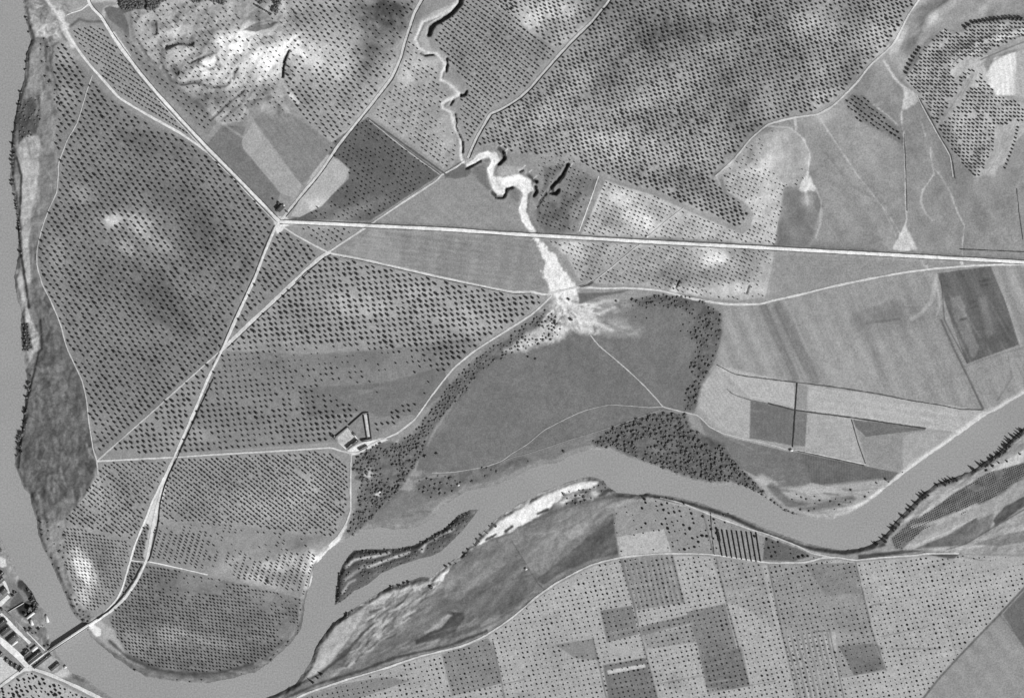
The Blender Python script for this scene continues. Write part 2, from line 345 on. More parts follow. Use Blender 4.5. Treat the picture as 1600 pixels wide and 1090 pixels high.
# NE terraces
for p, t in [([(1479,98),(1500,80),(1530,65),(1565,54),(1600,45),(1640,38),(1640,48),(1600,57),(1560,66),(1530,80),(1508,96),(1500,118),(1486,124)], 216),
             ([(1500,118),(1510,96),(1530,90),(1545,86),(1530,104),(1510,125)], 205),
             ([(1538,118),(1552,92),(1585,83),(1640,70),(1640,150),(1585,150),(1556,150),(1542,134)], 240), ([(1586,82),(1640,70),(1640,152),(1585,152)], 176),
             ([(1463,197),(1509,125),(1531,103),(1537,112),(1497,168),(1470,200)], 176), ([(1530,273),(1579,187),(1594,190),(1553,276)], 172), ([(1530,78),(1560,66),(1600,54),(1640,46),(1640,66),(1600,72),(1560,86),(1545,90)], 170),
             ([(1520,110),(1535,100),(1545,130),(1528,150),(1515,140)], 205)]:
    poly(p, t, 0.85, 2.5, 1.5)
stripes([(1538,118),(1552,92),(1585,83),(1640,70),(1640,150),(1556,150)], 84, 8, 8)
for q_ in [[(1466,197),(1512,126)], [(1542,272),(1588,190)], [(1474,196),(1520,118)]]: stroke(q_, 1.2, 140, 0.6)
stroke([(1545,100),(1570,84),(1600,78)], 2.5, 120, 0.6, 3)
stroke([(1598,80),(1588,160)], 22, 165, 0.6, 12)
for p_ in [[(1490,82),(1520,66),(1570,48),(1610,40)], [(1488,100),(1500,88),(1535,72),(1600,56)], [(1530,95),(1560,82),(1600,66)]]:
    stroke(p_, 1.6, 110, 0.8)
# east of highway
poly([(1225,300),(1245,297),(1280,302),(1282,320),(1270,372),(1262,385),(1213,382)], 124, 0.85, 4)
blob(1262,312,10,12,0,40)
fld([(1464,427),(1547,416),(1570,470),(1592,538),(1510,568),(1490,515),(1478,480)], 108, 8, lab="dark rectangular crop field near the right edge")
poly([(1485,465),(1500,462),(1512,500),(1530,545),(1520,560),(1505,530),(1490,495)], 140, 0.9, 3, 3, 3, 7)
for q_ in [[(1512,475),(1526,470)],[(1514,482),(1528,478)],[(1500,500),(1512,496)],[(1530,440),(1550,436)],[(1532,446),(1552,442)]]: stroke(q_, 3, 84, 0.6, 2, 1.5)
poly([(1528,465),(1540,462),(1552,520),(1542,530)], 135, 0.7, 5)
stroke([(1470,440),(1475,500),(1510,566)], 1.5, 75, 0.8)
fld([(1550,415),(1600,412),(1640,410),(1640,600),(1592,538),(1570,470)], 160, 5, 72, 26, 7, lab="pale narrow field at the right edge beside the dark crop field")
for a_, b_, w_, t_ in [((1193,480),(1240,590),14,120), ((1215,478),(1272,592),17,122), ((1205,476),(1255,592),3,150), ((1240,470),(1275,560),10,158), ((1345,470),(1380,600),12,144), ((1290,470),(1330,590),8,158)]:
    stroke([a_, b_], w_, t_, 0.8, 6)
stroke([(1470,500),(1490,545),(1535,638)], 3, 104, 0.85)
for p_, w_, t_ in [([(1500,575),(1540,560),(1600,542)], 1.6, 118), ([(1574,555),(1580,590),(1558,625)], 1.4, 112), ([(1462,440),(1468,475),(1463,492)], 3, 200), ([(1463,430),(1455,470),(1438,490),(1424,498)], 6, 196), ([(1350,505),(1405,498)], 4, 118),
                   ([(1340,500),(1400,480)], 26, 138)]:
    stroke(p_, w_, t_, 0.6, 3)
stripes(EAST, 66, 29, 5, 43); stripes(EAST, 66, 7, 2.5, 47); tex(EAST, 60, 9, 66, 4, 77)
stripes(EASTN, 60, 41, 4, 48); tex(EASTN, 50, 10, 62, 3, 78)
blob(1400,500,55,22,-8,-16); blob(1340,640,80,18,8,12); blob(1560,330,60,40,0,-7)
poly([(1280,180),(1330,158),(1345,190),(1400,225),(1405,300),(1330,250)], 160, 0.8, 6)
poly([(1460,170),(1475,175),(1520,280),(1500,330),(1462,250)], 128, 0.6, 10)
stroke([(1290,240),(1330,290),(1385,320)], 4, 130, 0.5, 4)
poly([(1340,385),(1270,375),(1262,388),(1390,395)], 130, 0.6, 8)
# half-moon contours
for k in range(7):
    stroke([(1190+k*7,292-k*2),(1196+k*8,255),(1185+k*9,215)], 3, 186 if k % 2 else 160, 0.5, 3)
blob(1195,250,18,34,10,38); blob(1150,262,22,10,0,22)
# low fields
fld([(1120,571),(1240,598),(1240,636),(1172,622),(1150,600)], 186, 5, 60, 6, 3, lab="pale field above the fork of ditches in the right river bend")
fld([(1096,600),(1120,575),(1150,610),(1172,625),(1172,684),(1130,672),(1108,655),(1092,632)], 178, 6, 55, 6, 4, lab="pale rounded field hugging the wooded rim")
fld([(1172,625),(1240,640),(1237,695),(1171,684)], 118, 4, 90, 6, 2, lab="dark square field left of the small pump house")
fld([(1242,600),(1262,603),(1260,640),(1241,638)], 150, 4)
fld([(1241,641),(1261,645),(1257,697),(1238,695)], 124, 4, 90, 5, 2, lab="narrow dark plot right of the straight ditch")
fld([(1262,603),(1400,622),(1480,633),(1540,643),(1500,676),(1474,672),(1330,652),(1263,642)], 182, 5, 8, 13, 4, lab="long pale field under the curved ditch in the right bend")
fld([(1262,645),(1330,654),(1352,722),(1310,714),(1258,700)], 174, 5, -5, 9, 2, lab="pale four sided field right of the pump house")
fld([(1332,655),(1446,668),(1445,671),(1352,682),(1337,668)], 114, 3, lab="small dark wedge field in the right bend")
fld([(1338,670),(1352,683),(1445,671),(1462,704),(1408,740),(1354,725)], 150, 6, lab="grey speckled field near the right river bank")
fld([(1410,680),(1445,672),(1462,703),(1410,742)], 168, 5)
fld([(1246,706),(1355,728),(1404,738),(1380,762),(1330,768),(1262,752)], 108, 9, 88, 4, 5, lab="dark ribbed field below the pump house lane")
fld([(1092,652),(1130,680),(1235,706),(1252,750),(1235,772),(1190,748),(1150,728),(1110,700)], 124, 6, lab="grey meadow between the wood and the pump house lane")
poly([(1232,704),(1252,706),(1268,752),(1235,770),(1225,760)], 120, 0.9, 3)
stroke([(1190,748),(1222,768),(1290,765),(1380,755)], 15, 188, 0.8, 6)
stroke([(1205,760),(1230,785),(1270,792),(1330,780)], 12, 112, 0.85, 5)
stroke([(1310,796),(1345,788),(1400,748),(1440,716),(1500,676),(1545,645),(1600,613)], 4, 205, 0.7, 3)
# big field detail
tex(BIGF, 80, 7, 30, 2, 91)
poly([(655,735),(720,735),(800,712),(880,690),(930,675),(930,700),(880,712),(800,745),(700,780),(650,795),(600,815),(590,805),(640,760)], 136, 0.8, 6)
poly([(560,832),(590,800),(650,765),(720,742),(800,712),(880,696),(930,690),(910,712),(850,732),(800,752),(700,792),(650,830)], 128, 0.85, 6)
poly([(600,815),(640,795),(690,775),(700,785),(650,812),(620,822)], 146, 0.7, 6)
poly([(622,765),(645,735),(660,735),(655,755),(640,766)], 160, 0.9, 2)
poly([(905,505),(935,498),(975,505),(1000,525),(960,524),(915,522)], 172, 0.6, 10)
blob(965,505,34,12,5,26)
# orchard mosaic
def rect(p, t, lab=None, **k): fld(p, t, 4, lab=lab, **k)
rect([(690,1021),(725,1009),(762,995),(772,1010),(784,1066),(706,1086)], 138, "dark orchard plot beside the lower lane, bottom centre")
rect([(968,872),(1050,866),(1068,940),(992,953)], 146, "orchard plot with fine upright stripes below the lower lane")
stripes([(968,872),(1050,866),(1068,940),(992,953)], 76, 7.6, 13)
rect([(938,953),(987,945),(998,990),(948,1002)], 132, "small dark orchard plot left of the striped plot")
rect([(1000,978),(1080,958),(1085,972),(1003,992)], 136)
rect([(1003,992),(1085,974),(1088,1002),(1012,1012)], 152)
rect([(1072,955),(1133,942),(1150,1010),(1170,1070),(1105,1082),(1090,1010)], 136, "tall dark orchard plot at the bottom centre right")
poly([(1095,1030),(1158,1010),(1171,1070),(1107,1082)], 118, 0.8, 4)
rect([(942,1038),(1008,1026),(1030,1100),(952,1100)], 124, "dark orchard plot crossed by one pale bar")
poly([(948,1046),(1007,1036),(1009,1041),(950,1052)], 205)
rect([(868,1006),(926,996),(934,1030),(900,1028)], 142)
rect([(963,838),(1037,826),(1050,863),(970,869)], 186, "pale bare plot between the river bank and the lower lane")
rect([(1195,830),(1245,852),(1266,868),(1240,876),(1192,874)], 106, "small dark orchard wedge near the lower lanes junction")
rect([(1198,882),(1256,880),(1336,880),(1350,930),(1362,985),(1382,1044),(1310,1056),(1305,985),(1222,992)], 154, "broad grey orchard plot below the lanes junction")
rect([(1310,1008),(1364,1004),(1383,1044),(1334,1054)], 116, "small dark square plot in the bottom right orchards")
rect([(1222,990),(1295,983),(1312,1110),(1250,1110)], 160, "orchard plot with pale upright stripes, bottom right")
stripes([(1222,990),(1295,983),(1312,1110),(1250,1110)], 77, 7.9, 18)
poly([(1310,1008),(1330,1000),(1380,1010),(1370,1030),(1330,1025)], 130, 0.6, 8, 4)
rect([(1258,880),(1335,878),(1345,925),(1290,930)], 138)
rect([(1168,960),(1208,955),(1245,1100),(1180,1100)], 176)
rect([(1110,868),(1190,878),(1212,985),(1168,950),(1135,940)], 160)
rect([(440,1100),(540,1066),(600,1056),(640,1062),(560,1090),(540,1110)], 142)
fld([(1640,885),(1600,918),(1500,1020),(1430,1100),(1640,1140)], 152, 6, 50, 30, 4, lab="bare grey field in the bottom right corner")
fld([(1566,958),(1602,920),(1640,890),(1640,1030),(1600,1012)], 112, 6, lab="dark field at the right edge near the bottom")
for p_ in [[(770,1000),(784,1066),(790,1100)], [(968,870),(992,953),(1010,1025),(1030,1100)], [(1118,870),(1136,945),(1170,1070)], [(1200,882),(1222,990),(1248,1100)], [(1336,876),(1362,985),(1384,1046)], [(926,995),(950,1100)],
           [(1050,866),(1068,940)], [(1098,800),(1115,866)], [(1272,985),(1296,985),(1320,1100)]]:
    stroke(p_, 1.8, 95, 0.75)
for p_ in [[(1025,1068),(1098,1054)], [(1170,1070),(1212,1062)], [(1312,1057),(1384,1045)], [(1376,993),(1450,978)], [(1600,1007),(1560,958)], [(1388,1012),(1470,1012)], [(785,1068),(1600/2+20,1060)], [(1480,975),(1496,1030)], [(1360,945),(1382,940)]]:
    stroke(p_, 1.4, 105, 0.6)
stroke([(1640,880),(1600,917),(1560,960),(1500,1022),(1465,1060),(1440,1092)], 3.2, 98, 0.8)
for _ in range(60):
    x_, y_ = rng.uniform(560, 1560), rng.uniform(880, 1088)
    if inside(np.array([x_]), np.array([y_]), G17)[0]: blob(x_, y_, rng.uniform(12, 40), rng.uniform(5, 14), rng.uniform(-25, 25), rng.uniform(-16, 12))

# soil patches in the groves (paler and darker tones)
for b_ in [(175,345,16,13,10,72),(215,345,26,16,20,38),(245,375,38,12,35,38),(195,385,20,12,30,30),(130,305,18,16,30,28),(105,90,22,16,60,40),(105,150,18,20,0,26),(230,225,60,20,20,-22),(300,330,90,34,40,-22),(250,470,100,34,40,-26),(150,440,40,26,40,-10),
           (330,400,60,40,40,-14),(210,600,50,20,-20,-6),(90,400,14,30,0,16),(180,660,22,14,0,14),(230,560,40,30,0,-10),
           (275,50,30,12,10,38),(240,40,14,12,0,-42),(310,68,36,8,10,-52),(300,80,22,10,-30,30),(350,75,44,18,-35,55),(380,60,40,14,-10,52),(410,85,46,26,0,52),(460,75,30,20,0,62),(330,110,24,14,0,48),(305,40,14,20,0,-10),(325,92,20,8,-20,20),
           (270,110,18,10,30,-20),(365,130,34,12,-10,30),(415,112,30,18,0,36),(275,112,7,9,0,-45),(370,118,9,6,0,-40),(340,160,34,16,10,-45),(300,150,30,10,40,-20),(445,90,12,6,70,-30),(400,150,40,14,0,-25),(420,170,18,8,40,30),
           (520,100,44,26,0,36),(500,60,30,22,0,18),(590,40,34,60,15,-48),(600,20,50,26,0,-42),(620,110,20,14,0,26),(575,90,24,30,20,-24),(470,150,44,18,40,-8),(560,60,18,16,0,20),(600,60,10,16,20,26),
           (660,100,18,14,0,30),(700,225,14,16,0,26),(640,125,14,8,-30,34),
           (540,335,60,10,-20,34),(590,250,30,14,30,-6),(500,320,20,12,0,34),
           (830,25,26,30,30,48),(880,15,30,18,0,46),(790,60,30,50,40,-14),(720,90,16,30,0,-16),(840,70,20,26,20,-20),
           (980,20,90,44,20,-30),(1050,55,60,26,-20,-26),(950,110,26,44,20,-24),(1120,45,40,20,0,-20),(900,130,50,20,-30,26),(1020,150,70,20,-20,24),(860,180,60,24,-10,26),(960,230,80,26,5,40),(1060,240,60,20,0,18),(1140,150,26,60,-20,-30),(1190,20,60,24,10,-14),(1270,45,50,22,10,22),(1250,30,30,18,0,14),(1330,110,20,50,-10,-18),(1120,70,30,9,-20,26),(1210,90,50,40,0,-16),(1370,60,40,40,-30,34),(1300,150,40,16,-20,30),(1180,190,20,26,0,-12),(1080,285,50,18,25,-18),(790,200,34,16,0,10),(1290,180,30,10,-20,20),(1340,30,40,20,0,-14),
           (970,310,30,14,20,42),(1000,345,30,16,30,40),(960,350,26,10,20,-26),(1100,335,40,12,25,14),(1160,295,26,14,0,-14),(1195,330,24,30,0,16),(1020,330,30,10,25,-18),
           (1110,400,28,16,15,70),(900,390,26,14,20,34),(1060,430,30,14,10,-44),(1040,440,20,10,0,-26),(1150,450,40,12,0,34),(1170,420,14,30,10,-14),(1055,452,9,9,0,54),(1085,455,18,8,0,40),(960,420,40,14,10,-14),(1120,430,30,12,0,-24),
           (870,330,34,16,-40,-18),(895,300,12,30,40,-20),(900,320,20,30,10,16),
           (560,480,70,20,10,26),(740,500,50,24,10,26),(640,455,50,16,10,20),(480,480,40,30,-20,-12),(600,500,60,10,0,-10),(500,600,60,26,0,-3),(640,590,90,26,-4,-4),(560,560,60,16,0,-16),(430,560,50,40,0,-10),(300,680,40,14,0,16),(680,660,34,14,-30,24),(400,650,60,16,0,-6),(520,540,90,8,-3,-4),(700,540,40,18,-30,-14),
           (140,765,30,22,30,28),(200,760,30,30,0,-8),(130,830,24,10,10,12),(125,880,12,26,-20,88),(138,895,14,24,-30,78),(130,930,14,16,-30,60),(160,880,14,30,0,-20),
           (420,790,60,24,0,20),(330,750,50,26,0,-8),(470,760,30,30,0,18),(300,800,40,16,0,-12),
           (440,880,44,14,-10,54),(490,880,14,30,20,74),(410,905,44,9,12,40),(360,880,30,10,-30,20),(260,910,40,20,0,-12),(480,845,30,10,-20,-20),
           (270,990,30,12,10,38),(330,1000,44,10,10,18),(230,960,30,22,0,-14),(290,1040,60,12,5,-20),(380,990,40,26,0,-12),(450,960,16,26,20,-14),(210,1000,16,26,-40,26),(400,1020,40,10,-20,-20),
           (860,345,30,26,0,-10)]:
    blob(*b_)
stroke([(193,319),(250,405),(326,527)], 1.4, 172, 0.55)
stroke([(520,175),(560,140),(540,110),(520,90),(530,70),(548,55),(545,0)], 1.3, 200, 0.5)

# hill ravines and pale ridges (upper left)
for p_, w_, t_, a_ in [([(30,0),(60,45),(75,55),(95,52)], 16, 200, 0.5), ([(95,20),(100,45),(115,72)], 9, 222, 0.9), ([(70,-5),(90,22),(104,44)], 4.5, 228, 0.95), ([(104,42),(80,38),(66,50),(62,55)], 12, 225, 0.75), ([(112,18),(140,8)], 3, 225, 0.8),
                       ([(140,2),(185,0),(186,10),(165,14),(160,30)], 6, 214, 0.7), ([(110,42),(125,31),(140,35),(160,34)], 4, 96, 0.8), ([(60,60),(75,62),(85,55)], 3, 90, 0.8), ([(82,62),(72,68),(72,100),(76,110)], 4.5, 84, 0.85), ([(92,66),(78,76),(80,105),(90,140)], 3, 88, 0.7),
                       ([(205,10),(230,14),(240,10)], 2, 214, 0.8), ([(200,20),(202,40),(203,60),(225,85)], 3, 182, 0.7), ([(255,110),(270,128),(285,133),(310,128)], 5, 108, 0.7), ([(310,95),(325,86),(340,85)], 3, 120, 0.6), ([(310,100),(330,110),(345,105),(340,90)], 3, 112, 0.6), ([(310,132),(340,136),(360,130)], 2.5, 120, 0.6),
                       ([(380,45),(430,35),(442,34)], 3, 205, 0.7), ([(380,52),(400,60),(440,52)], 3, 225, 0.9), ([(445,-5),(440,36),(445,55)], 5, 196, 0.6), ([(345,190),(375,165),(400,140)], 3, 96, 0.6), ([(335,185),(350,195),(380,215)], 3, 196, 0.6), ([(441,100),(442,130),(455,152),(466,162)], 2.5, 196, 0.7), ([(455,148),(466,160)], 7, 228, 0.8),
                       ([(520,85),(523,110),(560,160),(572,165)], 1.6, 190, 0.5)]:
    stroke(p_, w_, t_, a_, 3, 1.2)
poly([(380,48),(396,39),(420,32),(436,36),(425,44),(400,51)], 122)
poly([(385,30),(398,15),(415,20),(425,30),(400,36)], 138, 0.8, 4)
poly([(163,14),(172,10),(190,14),(202,40),(203,60),(190,45),(170,30)], 116)
poly([(186,0),(228,0),(230,15),(212,16),(194,22),(186,14)], 104)
poly([(45,4),(66,2),(84,24),(100,45),(80,40),(65,35)], 150, 0.8, 3)
poly([(75,2),(135,0),(138,8),(105,22)], 168, 0.8, 4)

# floodplain detail (left)
for p_, t_, a_ in [([(47,68),(68,66),(72,100),(70,140),(45,150),(38,130),(42,95)], 150, 0.8), ([(38,155),(62,150),(66,175),(58,210),(40,212),(30,225),(28,190)], 82, 0.85), ([(28,228),(44,212),(60,212),(68,235),(62,300),(52,345),(44,388),(36,380),(30,330),(33,280)], 190, 0.85),
                   ([(62,235),(86,240),(90,270),(85,300),(68,330),(58,370),(50,385),(48,345),(60,290)], 128, 0.7), ([(36,385),(46,384),(50,440),(42,446)], 196, 0.8), ([(47,385),(58,385),(58,420),(62,445),(50,450)], 112, 0.8),
                   ([(24,422),(32,420),(38,450),(44,480),(52,505),(60,520),(62,548),(48,550),(48,515),(36,490),(28,465)], 205, 0.8), ([(36,505),(44,505),(52,545),(48,552),(36,550)], 72, 0.9),
                   ([(45,452),(68,448),(82,472),(96,508),(106,545),(130,600),(138,640),(140,665),(153,725),(146,750),(126,785),(100,812),(80,815),(60,812),(48,770),(32,735),(36,690),(46,620),(64,548),(64,510)], 104, 0.92),
                   ([(52,560),(80,555),(88,620),(95,660),(75,680),(45,650)], 116, 0.5), ([(80,790),(105,775),(128,785),(104,812),(110,850),(104,880),(86,880),(70,850),(62,820)], 150, 0.6),
                   ([(36,578),(44,575),(50,560),(56,548),(48,545),(34,548)], 205, 0.8)]:
    poly(p_, t_, a_, 3, 2.0)
tex([(45,452),(68,448),(106,545),(138,640),(153,725),(100,812),(60,812),(32,735),(46,620),(64,548)], 22, 26, 80, 2.2, 95)
tex(FLOOD, 7, 20, 80, 2, 96)
for k in range(26):
    x_ = rng.uniform(45, 125); y_ = rng.uniform(560, 800)
    if x_ < 60 + (y_ - 560) * 0.35:
        stroke([(x_, y_), (x_ + rng.uniform(-8, 8), y_ + rng.uniform(14, 34))], rng.uniform(2, 5), rng.choice([84, 88, 136, 150]), 0.6, 4, 1.5)
for p_ in [[(49,64),(41,85),(37,123),(28,160),(21,205),(19,230)], [(20,235),(28,250),(34,275),(32,330),(28,350),(33,395),(42,450),(46,480)], [(62,549),(52,590),(42,625),(36,665),(30,730)], [(64,500),(66,545),(60,552)]]:
    stroke(p_, 3.4, 56, 0.95, 2, 1.4)

# strip across the river by the town
TOWN = [(-40,800),(0,838),(22,884),(33,905),(58,944),(76,972),(84,1012),(92,1026),(108,1048),(128,1060),(165,1092),(60,1050),(45,1041),(0,1072),(-40,1100)]
r_town = reg("yard_ground", "pale trodden ground of the small town at the lower left")
ground(TOWN, 138, r_town, 16, 10)
ground(G20, 182, reg("orchard_floor", "pale orchard soil in the bottom left corner below the town"), 6, 14)
poly([(0,1022),(28,1046),(25,1050),(0,1066)], 206); poly([(-40,1000),(0,1022),(0,1066),(-40,1090)], 206)
poly([(84,1052),(100,1042),(112,1046),(112,1056),(95,1058)], 205, 0.9, 3)
poly([(60,1040),(80,1024),(92,1030),(92,1045),(78,1050)], 176, 0.9, 2)
poly([(0,832),(6,850),(22,884),(34,906),(28,914),(14,900),(6,875),(0,868)], 150, 0.8, 3)
poly([(0,868),(9,872),(11,884),(4,886),(0,884)], 222)
poly([(18,938),(30,922),(42,945),(28,950),(14,955)], 96, 0.8, 2)
poly([(60,972),(70,976),(76,998),(80,1012),(72,1012),(56,992)], 120, 0.8, 2)

# river banks
stroke(WEST_E[54:66], 6, 88, 0.7, 4, 2.0)
stroke([(150,985),(190,1020),(250,1046),(300,1056),(350,1056),(400,1042),(430,1022)], 8, 84, 0.75, 5, 2)
stroke([(139,992),(180,1020),(195,1035)], 6, 205, 0.7, 3, 2)
poly([(143,965),(150,962),(180,985),(192,1010),(200,1030),(175,1014),(146,992),(136,985)], 180, 0.8, 3)
poly([(137,978),(146,974),(158,982),(158,992),(150,994)], 238)
stroke([(540,822),(528,843),(500,872),(489,900),(482,930)], 5, 232, 0.85, 2, 0.8)
stroke([(478,940),(474,965),(462,990),(440,1012),(410,1034)], 5, 92, 0.8, 4, 2)
# sand bar (white) below the centre channel
# south bank strips
for p_, t_, a_ in [([(480,1040),(492,1015),(505,992),(545,958),(575,940),(582,950),(560,975),(540,1005),(515,1035),(485,1058),(465,1070)], 188, 0.95), ([(560,945),(590,928),(605,930),(598,938),(570,948)], 232, 0.95),
                   ([(575,945),(625,918),(670,905),(690,915),(640,960),(600,985),(580,1005),(540,1010)], 150, 0.8), ([(640,975),(690,925),(740,895),(790,862),(820,845),(800,870),(808,885),(725,940),(700,965),(650,1000),(600,1030),(560,1045)], 118, 0.85),
                   ([(700,900),(760,868),(800,843),(806,858),(790,880),(720,935),(690,935)], 138, 0.7), ([(710,950),(790,890),(815,870),(845,900),(830,925),(790,960),(740,975)], 112, 0.8),
                   ([(648,1000),(690,975),(700,955),(724,955),(726,965),(708,988),(680,1000),(650,1006)], 70, 0.85), ([(655,992),(680,975),(700,958),(706,960),(690,980)], 175, 0.8),
                   ([(835,905),(870,880),(905,850),(935,820),(958,800),(965,865),(920,875),(880,892),(850,912)], 90, 0.85), ([(880,832),(900,820),(918,818),(912,832),(892,844)], 214, 0.9), ([(800,850),(830,830),(870,822),(890,850),(860,880),(830,895),(815,870)], 142, 0.8),
                   ([(870,820),(950,795),(960,810),(930,830),(895,850)], 130, 0.6), ([(600,1035),(660,1015),(720,1000),(790,965),(838,925),(832,932),(760,985),(700,1008),(610,1036)], 168, 0.6),
                   ([(560,1050),(620,1020),(700,990),(760,970),(740,985),(660,1010),(600,1030)], 96, 0.7)]:
    poly(p_, t_, a_, 3, 2.0, 9, 7)
tex(SOUTHB, 10, 24, -38, 5, 97); tex([(590,940),(690,905),(640,975),(540,1040),(500,1060),(560,980)], 6, 34, -35, 2.2, 98)
for p_ in [[(415,1092),(462,1070),(500,1052),(540,1020),(570,985),(590,970)], [(440,1092),(500,1066),(560,1048),(620,1025),(700,1008),(760,985)], [(545,957),(518,975),(503,996),(492,1014),(487,1030)], [(590,927),(612,916)]]:
    stroke(p_, 4, 66, 0.85, 3, 1.5)
stroke([(800,845),(840,910),(850,920)], 1.6, 84, 0.8); stroke([(800,905),(836,895)], 1.5, 90, 0.6); stroke([(790,945),(835,920)], 1.5, 90, 0.6)
WB = [(672,903),(683,892),(708,874),(729,859),(744,843),(760,825),(775,810),(800,794),(823,781),(846,769),(877,757),(913,747),(935,752),(930,762),(905,765),(870,775),(862,790),(840,808),(800,830),(760,842),(735,855),(718,872),(700,890),(684,915),(672,920)]
poly(WB, 236, 0.95, 2.5, 2.0); region(WB, reg("sandbank", "bright white sandbank on the lower side of the centre channel"))
poly([(870,775),(910,765),(945,762),(962,768),(935,778),(900,784),(868,790)], 150, 0.8, 4, 2)
for p_, w_, t_, a_ in [([(770,838),(800,826),(850,806),(900,786),(950,776),(1000,772)], 6, 104, 0.8), ([(672,915),(700,893),(740,862),(770,842),(800,832)], 3, 104, 0.7), ([(665,760+100),(700,840)], 0.1, 100, 0), ([(1000,772),(1080,788),(1140,806),(1200,835),(1260,856),(1320,863),(1380,850)], 6, 74, 0.9),
                       ([(1010,777),(1075,790),(1140,812),(1190,834),(1240,852),(1280,865)], 2.6, 208, 0.8),
                       ([(950,790),(1000,778),(1040,783)], 8, 168, 0.7), ([(958,792),(964,840),(968,868)], 2, 190, 0.4), ([(968,830),(1000,790)], 2, 176, 0.6)]:
    stroke(p_, w_, t_, a_, 3, 1.2)

for cx_, cy_, r_ in [(905,752,0)]: blob(cx_, cy_, 9, 6, 0, 10)
for _ in range(26):
    x_ = rng.uniform(862, 950); y_ = 790 - (x_ - 862) * 0.33 + rng.normal(0, 6)
    stroke([(x_, y_), (x_ + rng.uniform(5, 16), y_ - rng.uniform(0, 5))], rng.uniform(2, 5), rng.choice([72, 84, 120, 205]), 0.75, 3, 1.5)
# thin sand and scrub streaks along the flow
def streaks(P, n, ang, L, tones, a=0.5, wmax=3.5, spread=10):
    P_ = np.array(P, float); c = 0
    for _ in range(n * 6):
        x_, y_ = rng.uniform(P_[:, 0].min(), P_[:, 0].max()), rng.uniform(P_[:, 1].min(), P_[:, 1].max())
        if not inside(np.array([x_]), np.array([y_]), P)[0]: continue
        t = math.radians(ang + rng.normal(0, spread)); l = rng.uniform(0.3, 1) * L
        m_ = (x_ + math.cos(t) * l * .5 + rng.normal(0, 2), y_ + math.sin(t) * l * .5 + rng.normal(0, 1))
        stroke([(x_, y_), m_, (x_ + math.cos(t) * l, y_ + math.sin(t) * l)], rng.uniform(0.8, wmax), rng.choice(tones), a * rng.uniform(0.4, 1), 2.5, 1.0)
        c += 1
        if c >= n: break
streaks([(590,940),(690,908),(650,960),(600,1000),(540,1045),(500,1060),(560,980)], 90, -40, 26, [84, 70, 200, 214, 120], 0.8, 4)
streaks(SOUTHB, 70, -32, 70, [100, 90, 160, 172], 0.4, 3)
streaks([(470,1085),(560,1045),(660,1012),(760,980),(830,935),(835,925),(760,965),(680,990),(560,1020)], 50, -24, 30, [82, 96, 190, 176], 0.6, 4)
streaks(SEB, 170, -30, 44, [92, 104, 120, 190, 205, 214], 0.5, 3)
tex(SEB, 6, 16, -30, 3, 111)
streaks(FLOOD, 130, 82, 40, [84, 96, 170, 196], 0.45, 4, 14)
streaks([(45,452),(82,472),(106,545),(138,640),(153,725),(100,812),(60,812),(32,735),(46,620),(64,548)], 130, 70, 26, [72, 80, 130, 142], 0.6, 3.5, 35)
streaks(EAST, 60, 64, 90, [138, 172, 178], 0.3, 4, 5)
streaks(EASTN, 70, 60, 80, [136, 170, 178], 0.35, 3, 10)
streaks(LOWF, 40, 12, 60, [150, 192], 0.3, 3, 12)
streaks(NETOP, 30, -35, 60, [140, 180, 190], 0.35, 5, 14)
streaks(G3W, 60, -30, 34, [120, 215, 222, 140], 0.4, 4, 25)
streaks([(30,0),(100,0),(110,50),(90,62),(60,60),(45,55)], 60, 60, 16, [90, 110, 225, 230], 0.7, 2.5, 40)
streaks([(575,700),(640,695),(665,690),(640,740),(600,790),(575,815),(548,815),(560,750)], 60, -50, 12, [70, 80, 180, 214], 0.7, 5, 60)
streaks([(1185,740),(1260,762),(1380,750),(1350,790),(1270,800),(1220,790)], 30, 5, 40, [96, 190, 120], 0.5, 4, 8)
streaks(G17, 90, -10, 60, [150, 158, 192, 200], 0.35, 7, 8)
streaks(G17, 60, 76, 50, [150, 196, 160], 0.3, 3, 3)
streaks(G13, 50, -4, 60, [128, 168], 0.3, 5, 5)
streaks(G8, 90, -12, 50, [120, 180, 192, 130], 0.35, 6, 10); streaks(G8, 14, 72, 120, [182], 0.4, 1.6, 6)
streaks(G16, 50, 8, 50, [104, 160, 170], 0.4, 5, 8); streaks(G15, 40, 38, 40, [130, 172], 0.3, 4, 6)
streaks(G1, 60, 50, 70, [118, 160], 0.3, 6, 12)
streaks(FIELDB, 24, 38, 60, [166, 138], 0.3, 3, 6); streaks(FIELDA, 24, 4, 70, [160, 132], 0.3, 4, 4)
streaks(BIGF, 30, -20, 60, [130, 112], 0.3, 4, 20); streaks(G20, 20, 30, 14, [160, 200], .5, 2, 60)
poly([(560,946),(592,929),(640,914),(672,905),(690,900),(668,916),(622,931),(585,944)], 216, 0.8, 4, 4, 9, 7)
streaks([(560,960),(640,915),(700,905),(650,960),(590,1000)], 40, -36, 26, [226, 214, 84, 96], 0.7, 4, 10)
streaks([(45,452),(82,472),(106,545),(138,640),(153,725),(100,812),(60,812),(32,735),(46,620),(64,548)], 110, 80, 16, [66, 74, 84, 140], 0.6, 5, 60)
streaks([(640,745),(700,742),(830,715),(780,745),(700,790),(600,820)], 40, -18, 24, [96, 108, 160], 0.5, 4, 20)
for P_w, t_w in [(WOOD_P, 92), (RIM_P, 102), (LEVEE_P, 100), (FARMW_P, 104), ([(640,745),(700,742),(760,728),(820,712),(830,722),(780,738),(730,758),(700,772),(670,780),(650,765)], 108)]:
    poly(P_w, t_w, 0.75, 6, 3.0); tex(P_w, 7, 26, -40, 1.3, 105, 4)
